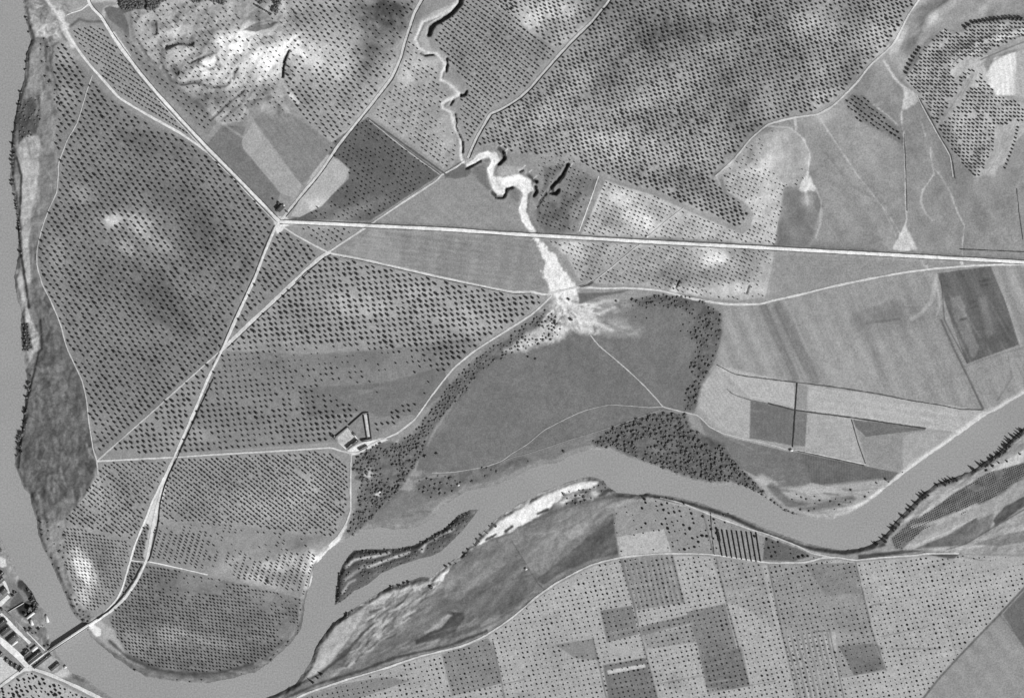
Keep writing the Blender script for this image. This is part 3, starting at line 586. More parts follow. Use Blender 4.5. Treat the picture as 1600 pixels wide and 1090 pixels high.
poly([(678,908),(700,886),(735,860),(760,838),(782,814),(800,797),(830,783),(862,768),(885,765),(875,780),(855,793),(835,809),(800,828),(760,844),(730,858),(708,880),(692,906)], 243, 0.92, 2.5, 3.0, 7, 7)
for q_, w_ in [([(760,842),(775,834),(770,838)], 3), ([(790,830),(800,822)], 4), ([(720,870),(732,860)], 3), ([(840,802),(856,795)], 4)]: stroke(q_, w_, 70, 0.9, 2, 1.5)
stroke([(140,998),(165,1016),(200,1038),(231,1050),(270,1057),(321,1060),(360,1052),(400,1042),(425,1024),(448,1002)], 12, 112, 0.8, 4, 3)
tex([(135,990),(231,1040),(321,1050),(400,1034),(450,995),(470,985),(425,1034),(360,1060),(270,1066),(200,1044)], 5, 28, 15, 2, 110, 3)
stroke([(172,1000),(200,1026),(240,1044),(290,1052),(340,1050),(395,1036)], 4, 72, 0.75, 3, 2)
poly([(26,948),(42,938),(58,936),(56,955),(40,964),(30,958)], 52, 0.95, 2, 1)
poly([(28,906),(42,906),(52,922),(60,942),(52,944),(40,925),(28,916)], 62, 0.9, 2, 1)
streaks([(0,838),(22,884),(40,912),(84,1012),(60,1030),(0,960)], 60, 45, 10, [70, 90, 190, 214, 230], 0.7, 2.5, 60)
blob(892,764,14,6,-15,80); blob(906,752,7,4,0,90); blob(880,785,14,4,-10,70); blob(930,770,8,4,0,50)
blob(577,738,8,10,20,80); blob(590,772,4,3,0,90); blob(1030,700,22,14,0,14)
for p_ in [[(648,752),(668,745),(700,742)], [(700,640),(675,680),(668,695)], [(720,612),(700,645)]]: stroke(p_, 3, 168, 0.6, 3)
# island
region(ISLAND, reg("island", "long narrow scrub covered island in the centre channel"))
poly(ISLAND, 92, 1, 1.5)
tex(ISLAND, 8, 26, -20, 2.5, 99)
for p_, w_, t_ in [([(540,885),(555,873),(590,868),(610,862)], 4, 225), ([(575,885),(610,872),(640,862)], 3.5, 220), ([(655,858),(672,845),(700,830),(710,826)], 3, 200), ([(540,905),(560,890),(570,882)], 5, 160), ([(536,925),(545,910),(555,905)], 4, 180), ([(660,860),(665,850)], 5, 205), ([(696,858),(708,848)], 3, 235), ([(530,880),(527,935)], 5, 58), ([(716,806),(740,799)], 3, 160)]:
    stroke(p_, w_, t_, 0.85, 3, 1.5)
# lower right bank
for p_, t_, a_ in [([(1405,845),(1440,800),(1470,775),(1540,740),(1600,700),(1640,690),(1640,702),(1600,722),(1530,755),(1470,786),(1430,812)], 200, 0.9),
                   (G19, 112, 0.95), ([(1410,857),(1450,818),(1500,802),(1560,775),(1600,750),(1640,730),(1640,770),(1580,800),(1520,830),(1460,858)], 168, 0.95),
                   ([(1430,856),(1480,835),(1525,808),(1530,822),(1500,850),(1470,856)], 96, 0.85), ([(1480,845),(1530,810),(1552,802),(1550,815),(1545,828),(1500,852)], 118, 0.8),
                   ([(1550,812),(1570,790),(1600,775),(1640,750),(1640,775),(1600,790),(1555,820)], 84, 0.9), ([(1440,856),(1520,850),(1555,840),(1600,815),(1640,800),(1640,845),(1560,850),(1480,860)], 186, 0.8), ([(1520,850),(1560,836),(1600,828),(1640,820),(1640,840),(1560,852)], 112, 0.7),
                   ([(1340,866),(1420,858),(1440,860),(1380,868),(1340,874)], 70, 0.9), ([(1440,862),(1500,864),(1490,872),(1470,870)], 84, 0.9)]:
    poly(p_, t_, a_, 2.5, 1.2, 10)
stroke([(1425,822),(1468,812),(1500,799),(1525,788)], 5, 190, 0.8, 3)
tex(SEB, 9, 16, -28, 6, 101)
stroke([(1420,855),(1480,830),(1525,807)], 1.6, 205, 0.7); stroke([(1500,868),(1535,875)], 1.6, 120, 0.7)
stroke([(1478,858),(1510,848),(1560,818),(1600,795)], 1.8, 84, 0.7)
stroke(SOUTH_E[:16], 4, 74, 0.8, 2.5, 1.5)

# ------------------------------------------------------------------ the white wash and its gullies
WASH = [(726,256),(736,252),(748,240),(762,236),(776,240),(782,250),(774,256),(771,268),(770,276),(784,277),(800,272),(812,272),(828,280),(834,296),(825,303),(824,318),(822,332),(830,348),(838,362),(834,368),(826,360),(815,345),(811,325),(817,305),(812,295),(800,291),(790,292),(789,302),(780,306),(773,303),(766,290),(760,275),(763,262),(768,252),(764,246),(750,250),(738,258),(728,263)]
r_wash = reg("dry_wash", "bright white dry stream bed winding down to the straight road")
carve([(730,258),(750,246),(770,244),(775,252),(768,268),(772,290),(782,300),(792,288),(812,284),(826,292),(820,312),(818,330),(826,350),(834,364)], 12, 1.6, 2.0)
poly(WASH, 247, 1, 2.2, 2.2, 3, 7); tex(WASH, 6, 16, 60, 2, 112); region(WASH, r_wash)
blob(782,292,8,8,0,-38)
FAN = [(833,370),(841,370),(854,388),(867,398),(877,416),(890,434),(903,450),(900,465),(898,476),(905,490),(925,505),(935,520),(910,514),(890,500),(885,522),(872,505),(860,525),(840,535),(812,543),(800,545),(800,538),(830,520),(850,505),(858,490),(862,470),(857,445),(846,424),(852,412),(844,391)]
FAN_UP = [(833,370),(841,370),(854,388),(867,398),(877,416),(890,434),(903,450),(899,463),(893,474),(880,480),(868,476),(862,468),(857,445),(846,424),(852,412),(844,391)]
FAN_LOW = [(857,462),(903,455),(912,478),(935,498),(946,516),(915,522),(895,512),(882,528),(862,534),(838,542),(806,550),(786,548),(812,532),(842,510),(856,490)]
poly([(905,470),(945,462),(1000,466),(985,482),(940,498),(960,505),(1005,512),(995,526),(950,524),(920,512),(905,492)], 158, 0.7, 12, 4)
tex([(905,470),(1000,464),(985,482),(940,498),(1005,512),(995,526),(920,512)], 5, 38, 15, 2.5, 104, 4)
poly(FAN_LOW, 208, 0.92, 9, 5.0, 3, 7); tex(FAN_LOW, 5, 52, 60, 1.8, 106, 5, 4)
poly(FAN_UP, 244, 1, 3, 4.5, 3, 6)
tex([(848,400),(880,420),(903,455),(895,480),(862,470),(852,430)], 4, 20, 60, 2, 107)
tex([(862,450),(903,450),(935,520),(885,522),(810,545),(850,500)], 5, 34, 60, 2.5, 103)
for k in range(110):
    a0 = rng.uniform(0.15, 2.75); r1 = rng.uniform(6, 48); r2 = r1 + rng.uniform(6, 18)
    c_, s_ = math.cos(a0), math.sin(a0)
    stroke([(880 + c_ * r1, 468 + s_ * r1), (880 + c_ * r2 + rng.uniform(-3, 3), 468 + s_ * r2 * 0.9)], rng.uniform(0.9, 3), rng.choice([246, 246, 238, 226, 214, 118, 96]), 0.75, 2, 1.5)
for p_ in [[(905,485),(925,478),(945,470),(965,470)], [(905,488),(935,490),(960,480)], [(890,480),(920,500),(955,515)]]:
    stroke(p_, 5, 218, 0.75, 4, 2)
poly([(903,458),(945,457),(985,452),(970,458),(940,462),(905,475)], 104, 0.9, 2)
# stippled terrace left of the fan
stroke([(862,470),(845,490),(810,512),(780,530),(760,545)], 12, 128, 0.6, 6, 3)
stroke([(850,512),(830,528),(808,540)], 12, 196, 0.7, 5, 3)
# upper gully
UG = [(722,-12),(716,4),(706,15),(683,28),(662,35),(655,50),(650,62),(656,77),(668,84),(683,85),(692,95),(697,104),(691,115),(690,126),(702,132),(712,140),(719,149),(703,156),(692,163),(693,170),(706,177),(711,200),(718,212),(722,225),(721,244),(724,254)]
stroke(UG, 16, 176, 0.7, 7, 3.0)
carve(UG, 4.5, 1.8, 1.5, 222, 0.95)
region([(x + 4, y) for x, y in UG] + [(x - 4, y) for x, y in UG[::-1]], reg("gully_bed", "pale winding gully bed right of the upward road"))
poly([(672,22),(700,10),(712,12),(698,22),(680,34),(664,38)], 190, 0.8, 3, 1.5)
poly([(660,45),(670,42),(668,60),(676,80),(662,78),(654,62)], 186, 0.8, 3, 1.5)
# shaded scarps: deep narrow cuts, their shade also painted into the soil tone
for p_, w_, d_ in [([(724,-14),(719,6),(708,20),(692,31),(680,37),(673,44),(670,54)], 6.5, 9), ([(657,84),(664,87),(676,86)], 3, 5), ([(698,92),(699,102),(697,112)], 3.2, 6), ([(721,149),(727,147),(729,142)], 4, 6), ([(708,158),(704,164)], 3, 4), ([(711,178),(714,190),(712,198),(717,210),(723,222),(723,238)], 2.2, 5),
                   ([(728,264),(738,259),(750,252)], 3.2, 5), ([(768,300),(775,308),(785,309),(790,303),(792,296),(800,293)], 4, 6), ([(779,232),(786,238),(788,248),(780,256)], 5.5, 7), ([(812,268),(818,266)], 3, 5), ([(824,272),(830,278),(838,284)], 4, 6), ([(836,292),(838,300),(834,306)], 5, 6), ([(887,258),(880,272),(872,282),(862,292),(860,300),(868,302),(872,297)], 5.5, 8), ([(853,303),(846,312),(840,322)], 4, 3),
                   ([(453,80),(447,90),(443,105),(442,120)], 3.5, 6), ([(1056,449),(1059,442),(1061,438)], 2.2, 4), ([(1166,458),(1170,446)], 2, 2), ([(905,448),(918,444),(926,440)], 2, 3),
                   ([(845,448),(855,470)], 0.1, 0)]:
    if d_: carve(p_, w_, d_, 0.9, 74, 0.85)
for (x_, y_) in [(787,243),(789,237),(826,270),(834,279),(816,263),(782,229)]:
    stroke([(x_, y_), (x_ + 5, y_ - 4)], 1.3, 235, 0.9)
for p_, w_, d_, t_ in [([(254,106),(266,123),(284,132),(312,128)], 4, 3.5, 120), ([(261,75),(278,67),(300,69)], 6, 5, 112), ([(270,104),(277,114)], 7, 4, 108), ([(366,124),(366,115),(372,108)], 3.5, 4, 96), ([(310,98),(322,88),(336,84),(342,93),(336,106),(318,112)], 2.2, 1.5, 140),
                   ([(330,187),(350,167),(382,142)], 2.5, 2.5, 104), ([(240,36),(243,52)], 8, 4, 120), ([(302,128),(330,137),(356,134),(362,122)], 2.5, 2.5, 118), ([(215,64),(232,92),(252,104)], 3, 3, 122), ([(300,98),(318,90)], 3, 2.5, 116), ([(405,40),(442,34)], 1.5, 1, 190)]:
    carve(p_, w_, d_, 1.6, t_, 0.55)
carve([(722,270),(700,280),(712,276),(738,270)], 0.1, 0)
poly([(693,270),(720,252),(738,268),(730,276),(712,280),(696,278)], 106, 0.85, 2)
poly([(740,262),(758,256),(768,290),(766,300),(750,285),(738,270)], 118, 0.8, 4)
poly([(792,296),(805,293),(812,310),(808,316),(798,310)], 124, 0.8, 4)
poly([(772,262),(800,258),(826,266),(800,274),(784,276),(772,272)], 182, 0.8, 5)
stroke([(895,255),(870,290),(850,310),(838,325)], 1.6, 214, 0.8)
stroke([(800,395),(820,385)], 0.1, 1, 0)
# east washes
for p_, w_, t_ in [([(1380,95),(1388,108),(1396,122),(1410,136),(1420,142),(1430,150)], 5, 222), ([(1408,172),(1408,190),(1413,218),(1414,277),(1416,342),(1413,356)], 2.6, 224), ([(1364,164),(1385,180),(1406,199)], 1.8, 205), ([(1370,165),(1376,160)], 8, 165),
                   ([(1439,190),(1445,213)], 2, 195), ([(1453,231),(1454,247),(1459,272),(1450,285),(1441,298),(1438,316),(1446,334),(1456,345)], 2.6, 200), ([(1458,262),(1470,276),(1485,303),(1495,332),(1506,352),(1503,383),(1503,409)], 2.2, 208), ([(1277,180),(1300,215),(1341,277),(1377,321),(1398,352),(1408,368)], 2, 206), ([(1377,321),(1400,370)], 1.5, 195), ([(1420,372),(1440,410),(1446,418)], 2, 200),
                   ([(1196,197),(1233,200),(1254,216),(1265,239),(1262,270)], 3, 226), ([(1241,184),(1244,205)], 4, 215), ([(1274,296),(1283,315),(1281,350),(1274,372)], 4, 190), ([(1259,300),(1262,320)], 5, 200), ([(1448,415),(1448,420)], 3, 205), ([(1500,405),(1503,414)], 5, 226), ([(1468,170),(1480,235),(1490,250)], 0.1, 1)]:
    stroke(p_, w_ * 0.8, t_, 0.75 if w_ > 0.2 else 0, 1.8, 1.6)
for p_, t_ in [([(1259,268),(1262,268),(1274,294),(1270,299),(1250,299),(1248,295)], 240), ([(1412,352),(1415,352),(1432,388),(1420,392),(1406,392),(1394,389)], 226), ([(1410,135),(1430,148),(1436,158),(1415,172),(1408,172),(1412,152)], 210)]:
    poly(p_, t_ - 8, 0.95, 2.5, 2.2, 9, 5); tex(p_, 5, 34, 70, 2, 108, 2)
streaks(WASH, 40, 70, 14, [222, 205, 190], 0.6, 1.6, 60); streaks(FAN_UP, 50, 65, 22, [214, 200, 226, 180], 0.6, 1.6, 18)
streaks(FAN_LOW, 50, 110, 14, [110, 96, 238, 246], 0.6, 3, 60)
# overall small-scale mottling
T += 5.0 * fbm(GX, GY, 11, 70, oct=3) + 5.0 * noise(GX, GY, 3.4, 71) + 4 * fbm(GX, GY, 45, 74)
far = np.clip(far_d / 120.0, 0, 1)
T += far * (18 * np.sign(noise(GX, GY, 260, 72)) * 0.5 + 12 * noise(GX, GY, 400, 73))
T = np.clip(T, 25, 252)

# ------------------------------------------------------------------ roads (smooth the ground beneath them)
def hmap(x, y, A=None):
    A = H if A is None else A
    i = np.clip(np.searchsorted(gx, x) - 1, 0, NX - 2); j = np.clip(np.searchsorted(gy, y) - 1, 0, NY - 2)
    u = (x - gx[i]) / (gx[i + 1] - gx[i]); v = (y - gy[j]) / (gy[j + 1] - gy[j])
    return (A[j, i] * (1 - u) + A[j, i + 1] * u) * (1 - v) + (A[j + 1, i] * (1 - u) + A[j + 1, i + 1] * u) * v

def resample(pts, step=4.0, sm=2):
    p = [np.array(q, float) for q in pts]
    out = []
    for k in range(len(p) - 1):
        p0 = p[max(k - 1, 0)]; p1 = p[k]; p2 = p[k + 1]; p3 = p[min(k + 2, len(p) - 1)]
        n = max(1, int(np.linalg.norm(p2 - p1) / step))
        for i in range(n):
            t = i / n
            c = 0.5 * ((2 * p1) + (-p0 + p2) * t + (2 * p0 - 5 * p1 + 4 * p2 - p3) * t * t + (-p0 + 3 * p1 - 3 * p2 + p3) * t ** 3)
            l = p1 * (1 - t) + p2 * t
            out.append(0.5 * c + 0.5 * l)
    out.append(p[-1])
    return np.array(out)

ROADS = []   # name, pts, width, tone, lift, label
def road(name, pts, w, tone, label, lift=0.30, bank=0.0, wob=0.25, clear=2.2):
    q = resample(pts)
    nonlocal_h = None
    if bank or w > 3.5:
        z = hmap(q[:, 0], q[:, 1])
        k = np.ones(9) / 9; zz = np.convolve(np.pad(z, 4, mode='edge'), k, 'valid') + bank
        win = window(q, w + 8); x, y = GX[win], GY[win]
        best = np.full(x.shape, 1e9); hz = H[win].copy()
        for i in range(len(q)):
            d = (x - q[i, 0]) ** 2 + (y - q[i, 1]) ** 2
            m = d < best; best[m] = d[m]; hz[m] = zz[i]
        d = np.sqrt(best)
        a = np.clip(1 - (d - w / 2 - 1.5) / (1.5 + 2 * abs(bank)), 0, 1)
        H[win] = H[win] * (1 - a) + hz * a
    win = window(q, w + 6)
    NOTREE[win] |= dist(GX[win], GY[win], [tuple(v) for v in q[::2]] + [tuple(q[-1])]) < w / 2 + clear
    ROADS.append((name, q, w, tone, lift, label, wob))

road("highway", [(438,347),(470,348),(575,353),(700,359),(800,366),(900,371.5),(1000,377.5),(1200,388),(1400,399),(1600,410),(1700,415),(2600,470)], 4.8, 240, "long straight white highway running to the right edge", bank=1.2)
road("highway", [(120,-80),(140,5),(159,28),(177,57),(195,82),(218,113),(244,144),(283,187),(329,236),(372,279),(400,308),(436,345)], 4.2, 232, "white road running from the upper left corner to the road star")
road("road", [(98,38),(103,46),(116,69),(139,100),(164,128),(188,154),(231,180),(283,209),(325,238)], 3.4, 226, "white branch road curving along the wedge grove")
road("road", [(436,347),(428,362),(412,400),(400,432),(372,492),(348,546),(326,590),(301,650),(272,715),(258,747),(246,790),(240,819),(231,870),(215,905),(197,932),(177,951),(155,966),(137,978)], 4.0, 226, "white road running down from the road star to the bridge")
road("road", [(257,746),(240,780),(228,811),(212,849),(204,876),(191,920),(181,938),(164,957),(150,968)], 3.0, 236, "bright fork of the bridge road on its left side")
road("road", [(348,546),(400,496),(451,449),(495,408),(510,397),(517,393)], 5.6, 216, "wide pale road slanting up to the right from the bridge road")
road("track", [(515,393),(577,352),(626,319),(680,284),(690,274),(712,262),(726,252)], 2.8, 208, "pale track slanting up to the head of the white wash")
road("track", [(441,354),(465,369),(487,381),(512,394)], 2.6, 214, "short pale track below the road star")
road("track", [(517,396),(560,404),(605,414),(683,432),(745,445),(800,456),(830,456),(851,460),(872,456),(903,449),(944,450.5),(980,450),(1031,454),(1083,467),(1134,475),(1185,475),(1210,469),(1251,460),(1290,450),(1341,439),(1405,427),(1457,420),(1521,415),(1600,413),(1700,420)], 3.4, 214, "winding pale lane crossing the gravel fan below the highway")
road("road", [(440,343),(451,330),(470,306),(500,270),(528,229),(555,195),(580,164),(611,124),(620,105),(627,88),(632,68),(639,46),(647,22),(659,0),(700,-80)], 4.2, 210, "pale road rising from the road star to the top edge")
road("track", [(153,719),(190,686),(231,650),(290,597),(346,547)], 2.4, 196, "thin pale track slanting from the left track junction to the bridge road")
road("track", [(152,720),(210,717),(270,714),(330,710),(400,706),(451,703),(516,699),(530,703),(547,707),(564,705),(580,694),(598,686),(621,676),(647,656),(662,636),(677,615),(708,576),(739,550),(757,538),(800,511),(831,491),(848,476),(862,462)], 2.7, 210, "pale track passing the walled farm and curving up to the gravel fan")
road("track", [(154,742),(152,720),(146,700),(139,655),(136,625),(129,595),(115,565),(104,540),(95,506),(80,470),(67,445),(58.5,414),(59,388),(67,355),(77,327),(89,301),(92,270),(92,257),(105,221),(121,193),(136,144),(145,118)], 1.7, 196, "thin pale track along the left edge of the largest grove")
road("track", [(549,709),(548,758),(548,797),(540,819),(528,838),(514,852)], 2.3, 212, "thin pale track running down from the farm to the river")
road("footpath", [(922,523),(936,540),(975,573),(1008,604),(1028,626),(1036,635),(1062,642),(1088,648),(1098,656),(1108,666),(1131,677),(1200,693),(1228,701)], 1.5, 196, "thin white path crossing the large dark field")
road("footpath", [(1036,635),(1013,636),(985,634),(954,632),(928,637),(903,645),(851,671),(826,692),(800,708),(785,719),(760,728),(708,737),(675,738)], 1.3, 176, "faint pale path curving through the lower part of the dark field")
road("footpath", [(1031,640),(954,667),(877,691),(826,708),(800,714),(787,720)], 1.2, 150, "very faint straight path in the lower part of the dark field")
road("track", [(1242,702),(1310,716),(1352,725)], 2.0, 200, "short pale lane right of the pump house")
road("track", [(1500,-80),(1436,0),(1418,26),(1405,52),(1393,72),(1359,103),(1338,130),(1316,152),(1298,168),(1277,179),(1241,184),(1200,195),(1172,218),(1147,249),(1117,276)], 2.8, 208, "pale lane curving down along the right side of the dense top grove")
road("track", [(1431,149),(1447,180),(1467,216),(1483,244),(1488,277)], 1.6, 198, "thin pale track along the left foot of the terraced grove")
road("track", [(464,1089),(490,1078),(544,1060),(606,1041.5),(657,1024),(721,1008.5),(760,991),(800,964),(839,931),(872,908),(923,882),(970,870),(1031,864),(1108,865),(1200,878),(1257,877.5),(1285,870.5),(1308,870),(1336,874),(1380,870),(1426,867),(1449,864),(1498,863.5)], 2.6, 206, "pale lane running along the upper edge of the dotted orchards")
road("track", [(1031,777),(1070,787),(1121,808),(1172,826),(1200,834.5),(1246,852),(1267,863),(1298,869.5)], 2.0, 206, "thin pale lane following the lower river bank")
road("track", [(980,-60),(952,0),(938,18),(923,36),(892,66),(870,90),(846,117),(830,136),(813,152),(800,161),(781,172),(767,178),(757,194),(747,211),(738,230),(731,247)], 3.6, 200, "pale lane slanting between the top groves to the head of the white wash")
road("track", [(935,276),(925,306),(904.5,362)], 1.6, 224, "thin straight white line left of the pale grove")
road("track", [(1068,325),(1042,345),(1011,371)], 1.7, 200, "thin slanting track above the highway")
road("track", [(1004,380),(990,389),(954,419),(926,441),(907,448)], 1.7, 196, "thin slanting track below the highway")
road("track", [(231,876),(260,882),(300,891),(325,897)], 2.0, 226, "short white path right of the bridge road")
road("track", [(204,874),(214,876),(228,877)], 1.5, 222, "tiny white path joining the forks of the bridge road")
road("track", [(140,6),(128,16),(112,21),(104,25)], 2.0, 226, "short white path at the upper left corner", clear=1)
road("street", [(-30,978),(0,998),(10,1006),(30,1024),(45,1040)], 8.5, 238, "wide white main street of the town slanting to the crossing", clear=0)
road("street", [(45,1041),(28,1051),(0,1072),(-30,1094)], 4.6, 222, "pale street leaving the crossing towards the lower left corner", clear=0)
road("street", [(46,1042),(62,1047),(80,1053),(100,1062),(130,1076),(165,1094),(190,1120)], 5.2, 220, "pale road leaving the crossing towards the lower right", clear=1)
road("street", [(46,1040),(62,1028),(80,1015)], 5.0, 236, "short white street from the crossing to the bridge", clear=1)
road("street", [(2,957),(24,981),(48,1004)], 5.0, 232, "white side street of the town nearest the river", clear=0)
road("street", [(-20,862),(0,897),(8,910),(15,926)], 4.0, 228, "narrow white street at the left edge", clear=0)
road("street", [(-20,962),(0,944),(15,930)], 8.0, 226, "short wide pale street at the left edge", clear=0)

# dark ditches with weeds beside the roads
def offset(q, d):
    t = np.gradient(q, axis=0); t /= np.linalg.norm(t, axis=1)[:, None] + 1e-9
    return np.stack([q[:, 0] - t[:, 1] * d, q[:, 1] + t[:, 0] * d], 1)
def ditch(pts, w, tone, label, off=0.0, i0=0, i1=None, wob=0.35):
    q = pts if isinstance(pts, np.ndarray) else resample(pts)
    q = offset(q, off)[i0:i1]
    ROADS.append(("ditch", q, w, tone, 0.22, label, wob))
hw = ROADS[0][1]
ditch(hw, 1.2, 104, "dark weedy ditch along the upper side of the long highway", -3.4)
ditch(hw, 1.0, 112, "dark weedy ditch along the lower side of the long highway", 3.3)
ditch(ROADS[1][1], 1.0, 84, "dark ditch along the right side of the upper left highway", -3.0)
ditch(ROADS[1][1], 1.0, 92, "dark ditch along the left side of the upper left highway", 3.9, 40)
ROADS.append(("track", offset(ROADS[1][1], 5.4)[64:], 1.3, 215, 0.28, "thin pale verge path beside the highway just above the road star", 0.2))
ditch([(462,437+4),(480,424),(497,411),(508,402),(518,398)], 1.1, 70, "dark ditch along the slanting road near the track junction")
ditch(ROADS[5][1], 1.2, 82, "dark ditch along the lower side of the wide slanting road", 3.8, 2, -6)
ditch(ROADS[3][1], 1.0, 76, "dark ditch beside the road below the road star", 2.9, 2, 60)
ditch([(330,590),(312,628),(300,655),(284,690),(272,717),(262,737),(253,760),(247,785),(243,819),(232,866),(228,874)], 2.0, 56, "dark canal between the two pale verges of the bridge road", -4.0)
ditch([(222,880),(209,905),(190,932),(172,950),(150,966),(134,978)], 2.6, 50, "dark canal on the left side of the bridge road near the bridge", -1.0)
ditch(ROADS[9][1], 1.2, 72, "dark ditch along the right side of the road rising to the top edge", 2.9, 2)
ditch(ROADS[8][1], 1.0, 84, "dark ditch under the lane leading to the gravel fan", 2.5, 4, 78)
ditch(ROADS[22][1], 1.7, 56, "dark hedged ditch on the right side of the lane between the top groves", -2.9, 2)
ditch([(1200,630),(1240,640),(1263,643.5),(1330,652),(1390,661),(1446,669)], 1.8, 80, "dark ditch crossing the pale low fields of the right bend")
ditch([(1245,598),(1242,640),(1238,698)], 2.0, 62, "dark straight ditch leading down to the pump house")
ditch([(1120,570),(1150,585),(1200,592),(1240,597),(1300,604),(1375,616),(1420,625),(1470,633),(1500,639),(1535,640)], 1.4, 96, "dark curved ditch along the top of the low fields")
ditch([(1330,655),(1340,690),(1352,724)], 1.2, 100, "thin dark ditch slanting between two low fields")
ditch([(1136,608),(1146,616),(1172,625),(1200,631)], 1.1, 118, "short dark ditch in the pale rounded field")
ditch([(1246,704),(1300,716),(1350,727)], 1.2, 84, "dark ditch under the pump house lane")
ditch([(1499,389.5),(1560,392),(1610,394)], 1.2, 78, "thin dark ditch above the highway at the right edge")
ditch([(1588,295),(1592,330),(1598,375)], 1.0, 116, "faint dark line near the right edge above the highway")
ditch([(1110,800),(1112,830),(1116,866)], 1.0, 84, "dark line left of the vine rows")
ditch([(1413,210),(1415,260),(1417,330)], 0.9, 110, "thin dark edge of the pale gully at the upper right")
ditch([(1436,155),(1450,180),(1470,216),(1486,244),(1492,280)], 1.2, 92, "dark ditch along the left foot of the terraced grove")
ditch([(575,185),(640,232),(700,275)], 2.8, 100, "dark strip above the dark ploughed ground")
ditch([(578,187),(640,237),(688,272)], 1.6, 182, "pale strip above the dark ploughed ground", 1.5)

# road surfaces of unmetalled junctions
PATCH = [([(424,334),(433,339),(443,338),(447,334),(450,341),(455,345),(476,346),(476,350.5),(455,351.5),(446,354),(441,361),(434,366),(430,358),(428,344)], 226, "white open junction where five roads meet"),
         ([(259,745),(263,742),(258,770),(248,800),(245,822),(239,830),(232,818),(226,822),(236,795),(248,765)], 222, "bright bare wedge between the forks of the bridge road"),
         ([(40,1036),(50,1033),(56,1040),(50,1047),(38,1047)], 234, "white town crossing"),
         ([(543,704),(552,698),(568,690),(590,686),(600,683),(606,687),(590,694),(578,700),(560,709),(548,711)], 232, "bright bare yard in front of the walled farm"),
         ([(172,52),(179,50),(200,80),(208,95),(203,97),(190,82)], 236, "bright widened shoulder of the upper left highway")]
for p_, t_, l_ in PATCH:
    poly(p_, t_, 1, 1.5, 0.3); region(p_, reg("pavement", l_))
stroke([(258,746),(250,775),(244,800),(238,822),(228,868)], 8, 205, 0.8, 3, 1.5)

# ------------------------------------------------------------------ banks of the river
bank = np.clip(RS / 8.0, 0, 1); bank = bank * bank * (3 - 2 * bank)
H = np.where(RS > 0, 0.35 + (H - 0.35) * bank, np.maximum(-2.0, RS * 0.5))
NOTREE |= RS < 3

# ------------------------------------------------------------------ materials
def mat(name):
    m = bpy.data.materials.new(name); m.use_nodes = True
    b = m.node_tree.nodes["Principled BSDF"]
    b.inputs["Specular IOR Level"].default_value = 0.1
    b.inputs["Roughness"].default_value = 0.95
    return m, m.node_tree, b

def grained(name, base=None, attr=None, scales=((0.45, 0.10), (0.05, 0.06)), rough=0.95, spec=0.1):
    m, t, b = mat(name)
    b.inputs["Roughness"].default_value = rough; b.inputs["Specular IOR Level"].default_value = spec
    geo = t.nodes.new("ShaderNodeNewGeometry")
    prev = None
    for sc, amp in scales:
        n = t.nodes.new("ShaderNodeTexNoise"); n.inputs["Scale"].default_value = sc; n.inputs["Detail"].default_value = 3.0; n.inputs["Roughness"].default_value = 0.6
        t.links.new(geo.outputs["Position"], n.inputs["Vector"])
        r = t.nodes.new("ShaderNodeMapRange"); r.inputs[1].default_value = 0.25; r.inputs[2].default_value = 0.75
        r.inputs[3].default_value = 1 - amp; r.inputs[4].default_value = 1 + amp
        t.links.new(n.outputs["Fac"], r.inputs[0])
        if prev is None: prev = r.outputs[0]
        else:
            mu = t.nodes.new("ShaderNodeMath"); mu.operation = 'MULTIPLY'
            t.links.new(prev, mu.inputs[0]); t.links.new(r.outputs[0], mu.inputs[1]); prev = mu.outputs[0]
    mu = t.nodes.new("ShaderNodeMath"); mu.operation = 'MULTIPLY'; t.links.new(prev, mu.inputs[0])
    if attr:
        at = t.nodes.new("ShaderNodeAttribute"); at.attribute_name = attr
        t.links.new(at.outputs["Fac"], mu.inputs[1])
    else: mu.inputs[1].default_value = base
    cc = t.nodes.new("ShaderNodeCombineColor")
    for i in range(3): t.links.new(mu.outputs[0], cc.inputs[i])
    t.links.new(cc.outputs[0], b.inputs["Base Color"])
    return m

M_soil = grained("soil", attr="soil", scales=((0.42, 0.30), (0.12, 0.10)))
M_water = grained("muddy_water", base=float(albedo(160)), scales=((0.40, 0.26), (0.006, 0.07)), rough=0.35, spec=0.25)
M_fol = grained("dull_foliage", base=0.092, scales=((1.1, 0.4),))
M_fruit = grained("dark_foliage", base=0.030, scales=((1.1, 0.35),))
M_fol2 = grained("riverside_foliage", base=0.15, scales=((0.6, 0.45),))
M_bark = grained("bark", base=0.09, scales=((2.0, 0.3),))
M_plaster = grained("lime_plaster", base=0.72, scales=((0.8, 0.1),))
M_tile = grained("clay_tiles", base=0.07, scales=((1.2, 0.25),))
M_tile2 = grained("weathered_tiles", base=0.11, scales=((1.2, 0.25),))
M_stone = grained("rubble_stone", base=0.30, scales=((1.0, 0.2),))
M_conc = grained("bridge_concrete", base=0.75, scales=((0.8, 0.1),))
M_dark = grained("dark_opening", base=0.03, scales=((1.0, 0.2),))
M_vine = grained("vine_foliage", base=0.03, scales=((1.0, 0.4),))
_rm = {}
def road_mat(t):
    t = int(t)
    if t not in _rm: _rm[t] = grained("road_surface_%d" % t, base=float(albedo(t)), scales=((0.45, 0.26), (0.12, 0.16), (0.03, 0.10)))
    return _rm[t]

